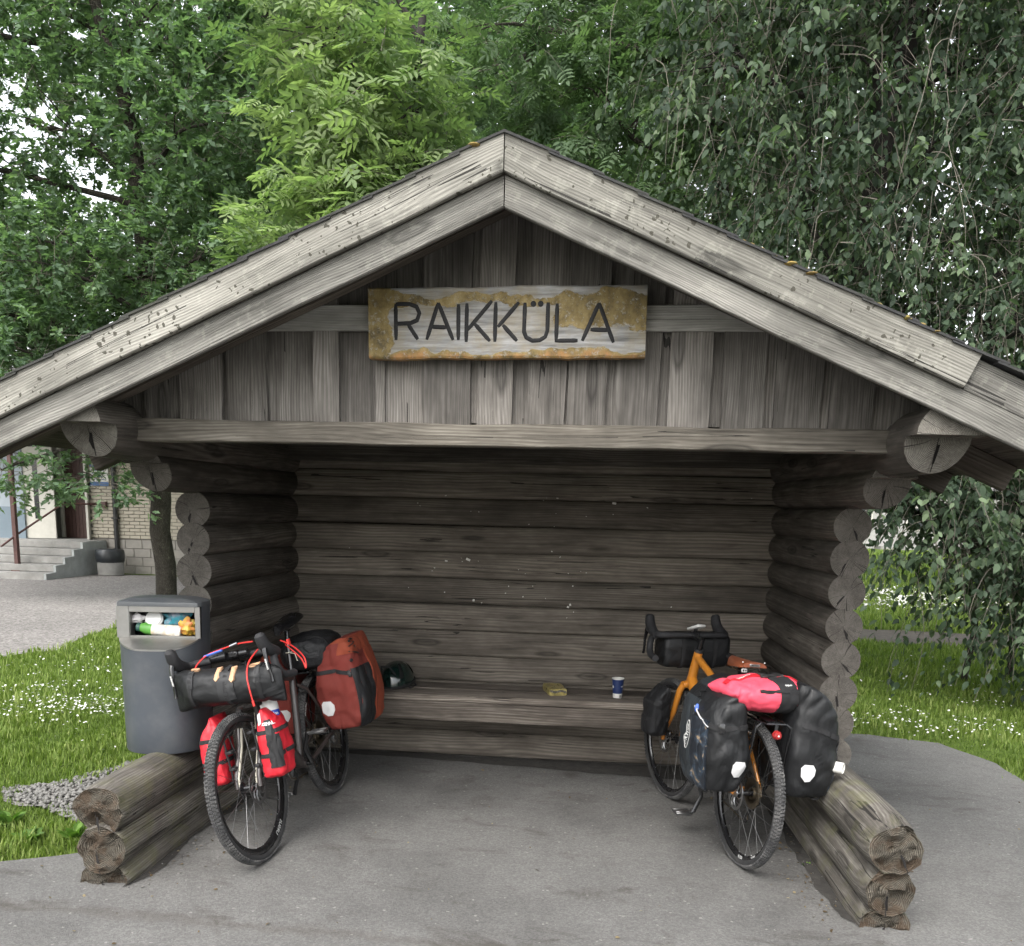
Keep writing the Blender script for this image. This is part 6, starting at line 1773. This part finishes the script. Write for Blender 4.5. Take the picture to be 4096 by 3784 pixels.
# young ash right behind the roof: fresh yellow-green, pinnate
ab = [((-2.95, 8.5, 3.75), (.75, .7, .5), 75), ((-2.35, 8.4, 4.25), (.80, .7, .5), 85), ((-2.55, 8.6, 4.85), (.75, .7, .45), 70), ((-2.1, 8.6, 5.2), (.70, .7, .5), 75), ((-1.75, 8.45, 4.3), (.55, .5, .4), 40), ((-2.7, 8.7, 5.7), (.6, .6, .4), 38), ((-3.0, 9.0, 6.5), (.6, .6, .4), 28), ((-3.75, 8.3, 3.15), (.28, .25, .16), 12), ((-4.45, 8.3, 2.75), (.30, .25, .14), 10)]
tree('ash_tree', 'young ash with bright yellow-green feathery leaves rising over the left roof slope', (-1.9, 9.3, 0), [(-1.9, 9.3, -.1), (-1.95, 9.2, 2), (-2.0, 9.0, 4), (-1.9, 8.9, 6)], .10, .035, ab, 'ash', 'leaf_ash', .25, 7, .34, .22, 'bark_dark', 44, twig_keep=.5, tintf=lambda p: .22 - .30 * np.clip(p[:, 0] + 1.9, -.3, 1.5) - .22 * np.clip(p[:, 2] - 5.0, 0, 2))
# ash-like crown, greener, further up the middle
a2 = [((-.2, 11.0, 6.0), (1.2, 1.0, .9), 110), ((1.2, 11.0, 6.6), (1.2, 1.0, .9), 110), ((-1.4, 11.2, 7.0), (1.2, 1.0, .9), 100), ((.4, 11.2, 7.8), (1.4, 1.1, .8), 110), ((.9, 11.0, 5.1), (1.0, .8, .7), 70), ((-.6, 11.0, 4.7), (.8, .7, .5), 45), ((2.3, 11.2, 7.6), (1.2, 1.0, .8), 80)]
tree('ash_tree', 'darker mid green ash with a mossy trunk directly behind the ridge', (1.25, 11.3, 0), [(1.25, 11.3, -.1), (1.25, 11.2, 3), (1.05, 11.1, 5), (.75, 11.0, 7.5)], .17, .07, a2, 'ash', 'leaf_far', .24, 8, .38, .28, 'bark', 55)
# big drooping elm on the right
eb = [((1.6, 9.2, 4.6), (1.1, .9, .8), 90), ((2.8, 9.0, 4.2), (1.1, .9, .8), 100), ((2.2, 9.2, 5.8), (1.3, 1.0, .8), 120), ((3.7, 9.0, 5.3), (1.2, 1.0, .9), 120), ((1.0, 9.4, 5.7), (.9, .8, .6), 60), ((3.4, 9.2, 6.6), (1.5, 1.2, .8), 130), ((1.7, 9.4, 6.9), (1.3, 1.1, .7), 110), ((4.6, 9.2, 4.2), (1.1, 1.0, 1.0), 110), ((4.9, 9.3, 6.2), (1.3, 1.1, 1.0), 110), ((3.5, 8.8, 3.3), (.9, .8, .6), 80), ((2.2, 9.0, 3.5), (.8, .7, .45), 50), ((5.4, 9.4, 3.0), (1.1, 1.0, .9), 90), ((2.6, 9.5, 7.9), (1.9, 1.4, .8), 110), ((4.7, 9.6, 7.7), (1.5, 1.2, .9), 90)]
# hanging skirts down to the lawn
sk = [((3.2, 8.6, 2.1), (.55, .5, .60), 70), ((3.9, 8.8, 1.8), (.75, .6, .8), 110), ((4.6, 9.0, 1.5), (.8, .7, .8), 110), ((3.6, 8.4, 1.05), (.55, .45, .35), 45), ((4.3, 8.5, .75), (.7, .5, .35), 55), ((5.2, 9.0, 2.2), (.9, .8, .9), 80), ((3.05, 8.5, 1.35), (.35, .3, .35), 26), ((2.72, 8.4, 1.95), (.4, .3, .40), 75), ((2.95, 8.5, 2.5), (.5, .4, .4), 40), ((4.0, 8.3, 1.3), (.8, .4, .5), 60)]
elm = tree('elm_tree', 'large drooping elm with broad hanging leaves filling the right side', (2.3, 9.9, 0), [(2.3, 9.9, -.1), (2.3, 9.8, 1.6), (2.32, 9.7, 3.0), (2.35, 9.6, 4.6), (2.5, 9.5, 6.3), (2.6, 9.5, 7.6)], .17, .07, [(c, r, int(n * 1.9)) for c, r, n in eb] + [(c, r, int(n * 1.3)) for c, r, n in sk], 'elm', 'leaf_elm', .082, 20, .62, .75, 'bark_dark', 66, twig_keep=.75, twig_r=.0035)
# bare hanging vines and side stems of the elm
rnd = random.Random(3)
for k in range(9):
    x = rnd.uniform(1.4, 4.8); y = rnd.uniform(8.3, 9.2); z = rnd.uniform(3.2, 6.2); l = rnd.uniform(.8, 2.2)
    mb = MB(); p_, r_ = limb([(x, y, z), (x + rnd.uniform(-.3, .3), y - .1, z - l * .4), (x + rnd.uniform(-.5, .5), y - .15, z - l)], rnd.uniform(.004, .008), .002, seed=k, wobble=.22, k=8); mb.tube(p_, r_, 5); mb.build('vine', 'twig', elm)
# fine bare twigs hanging through the elm
hrng = np.random.default_rng(31); hv = MB()
for k in range(420):
    bl = eb[k % len(eb)] if k % 4 else sk[k % len(sk)]
    c = V(bl[0]) + V((hrng.uniform(-1, 1) * bl[1][0], hrng.uniform(-1, .2) * bl[1][1], hrng.uniform(-.6, 1) * bl[1][2])); l = hrng.uniform(.35, 1.1)
    dx, dy = hrng.uniform(-.5, .5), hrng.uniform(-.3, .2)
    p_, r_ = limb([c, c + V((dx * .6, dy * .5, -.12 * l)), c + V((dx, dy, -.7 * l)), c + V((dx * 1.05, dy, -l))], .0042, .0014, seed=k, wobble=.14, k=4); hv.tube(p_, r_, 3, caps=False)
tag(hv.build('hanging_twigs', 'twig', elm), kind='stuff')
for k, (x, y) in enumerate(((3.6, 9.4), (4.2, 9.8))):
    mb = MB(); p_, r_ = limb([(x + .2, y + .5, -.1), (x + .1, y + .2, 1.2), (x, y, 2.6), (x - .25, y, 4.2)], .035, .02, seed=k, wobble=.15); mb.tube(p_, r_, 8); mb.build('stem', 'bark', elm)
# background wood closing the view
wrng = np.random.default_rng(9)
k = 0
for (x, y, h, w_, lab) in [(-17.5, 27, 10, 3.6, 'rounded green tree at the far left behind the brick building'), (-12.5, 27, 14.5, 4.0, 'tall green tree just right of the far left tree, behind the brick building'), (-7.2, 24, 14.5, 4.0, 'green tree filling the gap behind the tall oak trunk'), (-1.5, 24, 12.5, 3.6, 'green tree deep behind the ridge of the roof'), (3.5, 22, 12, 3.4, 'green tree behind the mossy ash trunk, right of the ridge'), (8.5, 21, 12, 3.6, 'green tree behind the drooping elm'), (13.5, 26, 13, 4, 'green tree at the far right edge beyond the lawn')]:
    bl = []
    for q in range(9):
        zz = h * (.38 + .60 * (q + .5) / 9); bl.append(((x + wrng.uniform(-.6, .6) * w_, y + wrng.uniform(-.5, .5) * w_, zz), (w_ * .62, w_ * .55, h * .13), 230 if x < -5 else 125))
    if x > 5: bl = [b for b in bl if b[0][2] > 4.5]
    tree('broadleaf_tree', lab, (x, y, 0), [(x, y, -.1), (x + .1, y, h * .35), (x - .1, y, h * .8)], .22, .07, bl, 'far', 'leaf_far', .22, 18, .8, .15, 'bark', 80 + k, group='trees closing the background', twig_keep=.15); k += 1

# ------------------------------------------------------------------ grass, daisies, gravel, weeds
def inpoly(P, poly):
    x, y = P[:, 0], P[:, 1]; r = np.zeros(len(P), bool); n = len(poly)
    for i in range(n):
        x0, y0 = poly[i]; x1, y1 = poly[(i + 1) % n]
        c = ((y0 > y) != (y1 > y)) & (x < (x1 - x0) * (y - y0) / (y1 - y0 + 1e-12) + x0); r ^= c
    return r
def clumpy(P, sc, seed):
    return np.array([noise.noise(V((a * sc, b * sc, seed))) for a, b in P])
def grass(name, label, boxes, rng, excl, mat='grass_blade'):
    pts = []
    hs_ = []
    for (x0, x1, y0, y1, n, h) in boxes:
        p = np.stack([rng.uniform(x0, x1, n), rng.uniform(y0, y1, n)], 1)
        for e in excl: p = p[~inpoly(p + rng.normal(0, .055, p.shape), e)]
        pts.append(p); hs_.append(np.full(len(p), h))
    p = np.concatenate(pts); h = np.concatenate(hs_); cl = clumpy(p, 1.7, 2.0); fine = clumpy(p, 7.0, 5.0)
    h = h * (.55 + .6 * rng.random(len(p))) * (1 + .75 * cl + .5 * fine); n = len(p)
    a = rng.uniform(0, 2 * PI, n); lean = rng.uniform(.1, .75, n) * h; w_ = h * rng.uniform(.045, .085, n) + .0012
    b = np.stack([p[:, 0], p[:, 1], np.full(n, -.037)], 1); d = np.stack([np.cos(a), np.sin(a), np.zeros(n)], 1); s = np.stack([-np.sin(a), np.cos(a), np.zeros(n)], 1)
    up = np.array([[0, 0, 1.0]])
    v0 = b - s * w_[:, None]; v1 = b + s * w_[:, None]; m_ = b + d * (lean * .35)[:, None] + up * (h * .6)[:, None]; v2 = m_ + s * (w_ * .8)[:, None]; v3 = m_ - s * (w_ * .8)[:, None]; v4 = b + d * lean[:, None] + up * h[:, None]
    vv = np.stack([v0, v1, v2, v3, v4], 1).reshape(-1, 3); i = (np.arange(n) * 5)[:, None]
    ff = np.concatenate([i + np.array([[0, 1, 2]]), i + np.array([[0, 2, 3]]), i + np.array([[3, 2, 4]])])
    tn = np.repeat(np.clip(.45 + .35 * cl + .22 * rng.normal(size=n), 0, 1), 5)
    o = np_mesh(name, vv, ff, mat, None, dict(tint=tn)); tag(o, label, 'grass', kind='stuff'); return o
rg = np.random.default_rng(5)
sc_ = np.mean(np.array(STRIP), 0); STRIP2 = [tuple(sc_ + (np.array(q) - sc_) * .82) for q in STRIP]
EXC = [PAD, YARD, STRIP2, PATH, [(-2.3, 3.3), (1.4, 3.3), (1.4, 6.4), (-2.3, 6.4)]]
grass('grass', 'long green grass on the lawn left of the shelter', [(-6.5, -2.2, 3.4, 6.5, 52000, .055), (-8.5, -2.2, 6.2, 12.0, 50000, .066), (-9, -6.0, 8.4, 9.2, 2000, .06)], rg, EXC)
grass('grass', 'mown green grass on the lawn right of the shelter', [(1.2, 6.5, 5.0, 9.5, 42000, .058), (1.5, 9, 9.5, 14.5, 40000, .07), (2, 14, 14.0, 24, 34000, .11), (4, 26, 24, 45, 16000, .25)], rg, EXC)
def flowers(name, label, spots, rng, excl):
    pts = []; rs = []
    for (cx, cy, rx, ry, n, r) in spots:
        q = np.stack([rng.normal(cx, rx, n), rng.normal(cy, ry, n)], 1)
        for e in excl: q = q[~inpoly(q, e)]
        c = clumpy(q, 2.2, 11.0); q = q[c > -.12]; pts.append(q); rs.append(np.full(len(q), r))
    p = np.concatenate(pts); r = np.concatenate(rs) * rng.uniform(.7, 1.25, len(p)); n = len(p)
    z = rng.uniform(.035, .085, n) - .02; k = 7
    tilt = rng.normal(0, .35, (n, 2)); a = np.linspace(0, 2 * PI, k, endpoint=False)
    ox = np.cos(a)[None] * r[:, None]; oy = np.sin(a)[None] * r[:, None]; oz = ox * tilt[:, :1] + oy * tilt[:, 1:]
    ring = np.stack([p[:, :1] + ox, p[:, 1:] + oy, z[:, None] + oz], 2); c = np.stack([p[:, 0], p[:, 1], z - r * .15], 1)[:, None]
    vv = np.concatenate([c, ring], 1).reshape(-1, 3); b = (np.arange(n) * (k + 1))[:, None]
    ff = np.concatenate([np.concatenate([b, b + 1 + i, b + 1 + (i + 1) % k], 1) for i in range(k)])
    o = np_mesh(name, vv, ff, 'petal'); tag(o, label, 'flowers', kind='stuff'); return o
flowers('daisies', 'carpet of white daisies in the left lawn', [(-4.4, 6.9, .8, .35, 850, .0080), (-3.5, 6.5, .5, .30, 700, .0080), (-5.2, 8.6, .8, .5, 160, .009), (-3.9, 8.2, .6, .4, 300, .009), (-4.3, 5.9, .7, .4, 60, .008)], rg, EXC)
flowers('daisies', 'scattered white daisies in the right lawn', [(3.0, 7.6, .7, .35, 260, .0080), (4.2, 8.0, .9, .5, 240, .0080), (2.4, 7.3, .4, .2, 90, .009), (5.5, 19, 2.5, 1.2, 2500, .024), (8, 21, 2.5, 1.2, 1500, .026), (3.2, 9.5, .8, .8, 80, .010)], rg, EXC)
# gravel along the left logs
def stones(name, label, poly, n, rmin, rmax, seed, z=-.02):
    rng = np.random.default_rng(seed); P = np.array(poly); lo, hi = P.min(0), P.max(0)
    p = np.stack([rng.uniform(lo[0], hi[0], n * 2), rng.uniform(lo[1], hi[1], n * 2)], 1); p = p[inpoly(p, poly)][:n]; n = len(p)
    ico = np.array([(0, 0, 1), (.9, 0, .2), (.28, .85, .2), (-.73, .53, .2), (-.73, -.53, .2), (.28, -.85, .2), (0, 0, -.6)], float)
    fc = np.array([(0, 1, 2), (0, 2, 3), (0, 3, 4), (0, 4, 5), (0, 5, 1), (6, 2, 1), (6, 3, 2), (6, 4, 3), (6, 5, 4), (6, 1, 5)])
    s = rng.uniform(rmin, rmax, n)[:, None, None] * rng.uniform(.6, 1.2, (n, 1, 3)); v = ico[None] * s * (1 + rng.normal(0, .14, (n, 7, 1))); a = rng.uniform(0, 6.3, n); c, q = np.cos(a)[:, None], np.sin(a)[:, None]
    x = v[:, :, 0] * c - v[:, :, 1] * q + p[:, :1]; y = v[:, :, 0] * q + v[:, :, 1] * c + p[:, 1:]; zz = v[:, :, 2] * .7 + z + s[:, :, 2] * .2
    ff = (fc[None] + (np.arange(n) * 7)[:, None, None]).reshape(-1, 3)
    o = np_mesh(name, np.stack([x, y, zz], 2).reshape(-1, 3), ff, 'stone'); tag(o, label, 'gravel', kind='stuff'); return o
stones('gravel', 'pale crushed stone strip along the left base logs', STRIP, 5200, .008, .022, 3)
stones('gravel', 'loose grit beside the foot of the left logs', [(-2.02, 3.36), (-1.85, 3.5), (-1.9, 4.6), (-2.0, 4.6)], 34, .003, .010, 4, .002)
stones('gravel', 'loose grit beside the foot of the right logs', [(.98, 3.5), (1.06, 3.5), (1.02, 4.8), (.9, 4.8)], 40, .002, .005, 6, .003)
# broad-leaved weeds
def weed(x, y, s, seed, name, label, n=12, group='weeds beside the left logs', mat='weed_leaf'):
    rng = np.random.default_rng(seed); e = empty(name, (x, y, -.03), label, 'plant', group)
    a = rng.uniform(0, 2 * PI, n); el = rng.uniform(.2, 1.1, n); d = np.stack([np.cos(a) * np.cos(el), np.sin(a) * np.cos(el), np.sin(el)], 1)
    pos = np.tile(np.array([[x, y, -.03]]), (n, 1)) + d * (s * .25); 
    o = make_leaves('leaves', 'elm', pos, d, s * rng.uniform(.7, 1.2, n), mat, e, rng, .2); del o['kind']
    return e
WL = ['broad-leaved green weed at the front corner of the gravel, nearest the left log end', 'leafy weed in the gravel just left of the one nearest the log end', 'leafy weed close beside the left base log under the litter bin', 'tallest leafy weed in the gravel below the litter bin', 'leafy weed at the grass edge of the gravel, left of the front corner', 'leafy weed on the kerb of grass beside the asphalt, far left front', 'leafy weed at the back of the gravel, left of the litter bin', 'leafy weed in the grass at the left edge of the picture, beside the gravel', 'leafy weed behind the litter bin at the end of the gravel', 'leafy weed where asphalt, gravel and grass meet at the left']
for i, (x, y, s) in enumerate(((-2.60, 4.02, .085), (-2.80, 3.95, .08), (-2.45, 4.6, .10), (-2.55, 4.85, .12), (-3.05, 4.15, .09), (-3.2, 3.75, .10), (-2.85, 5.0, .09), (-3.5, 4.1, .10), (-2.5, 5.2, .10), (-2.95, 3.72, .085))):
    weed(x, y, s, 100 + i, 'weed', WL[i])
weed(1.005, 4.22, .035, 140, 'weed', 'tiny yellow-green weed sprouting at the foot of the right base log', 26, None)

# small dry leaves and crumbs lying on the pavement
rl = np.random.default_rng(77); n = 300
px = np.concatenate([rl.uniform(-2.6, 2.6, 150), rl.normal(-1.9, .12, 60), rl.normal(.95, .08, 90)]); py = np.concatenate([rl.uniform(2.2, 5.6, 150), rl.uniform(3.5, 5.4, 60), rl.uniform(3.5, 5.3, 90)])
pp = np.stack([px, py, np.full(n, .006)], 1); dd_ = np.stack([rl.normal(size=n), rl.normal(size=n), rl.normal(0, .15, n)], 1)
leafmat('dry_leaf', (.05, .035, .02), (.12, .085, .045), (.26, .22, .14), .2)
o = make_leaves('leaf_litter', 'elm', pp, dd_, rl.uniform(.008, .026, n), 'dry_leaf', None, rl, .15); tag(o, 'small dry leaves and crumbs scattered over the grey pavement', 'litter', kind='stuff')

# staples and torn paper corners left on the back wall from old notices
rs_ = random.Random(8); mb = MB()
for k in range(46):
    x = rs_.gauss(-.45, .55); z = rs_.uniform(.95, 1.75); x = min(max(x, -1.7), .85); s = rs_.uniform(.002, .006) if k % 9 else rs_.uniform(.008, .014)
    y = 5.782 + .02 * (x + .5) * .3
    mb.box((x, 5.786, z), (s * rs_.uniform(.8, 2.2), .012, s), Matrix.Rotation(rs_.uniform(-.5, .5), 4, 'Y'))
tag(mb.build('paper_scraps', 'paper_white', shelter), kind='stuff')

# distant belt of woodland closing the horizon all round the village green
drng = np.random.default_rng(12); nq = 26000
aa = drng.uniform(-1.75, 1.75, nq); dist = drng.uniform(75, 110, nq); hh = 5.5 + 3.5 * np.array([noise.noise(V((a * 9, 1.5, 0))) + .5 * noise.noise(V((a * 31, 4, 0))) for a in aa])
pz = hh * drng.random(nq) ** .8
pp = np.stack([np.sin(aa) * dist, np.cos(aa) * dist, pz], 1); dv_ = drng.normal(0, 1, (nq, 3))
o = make_leaves('distant_wood', 'far', pp, dv_, drng.uniform(1.2, 2.6, nq), 'leaf_far', None, drng, .8); tag(o, 'far-off belt of green woodland along the horizon beyond the lawns', 'wood', kind='stuff')
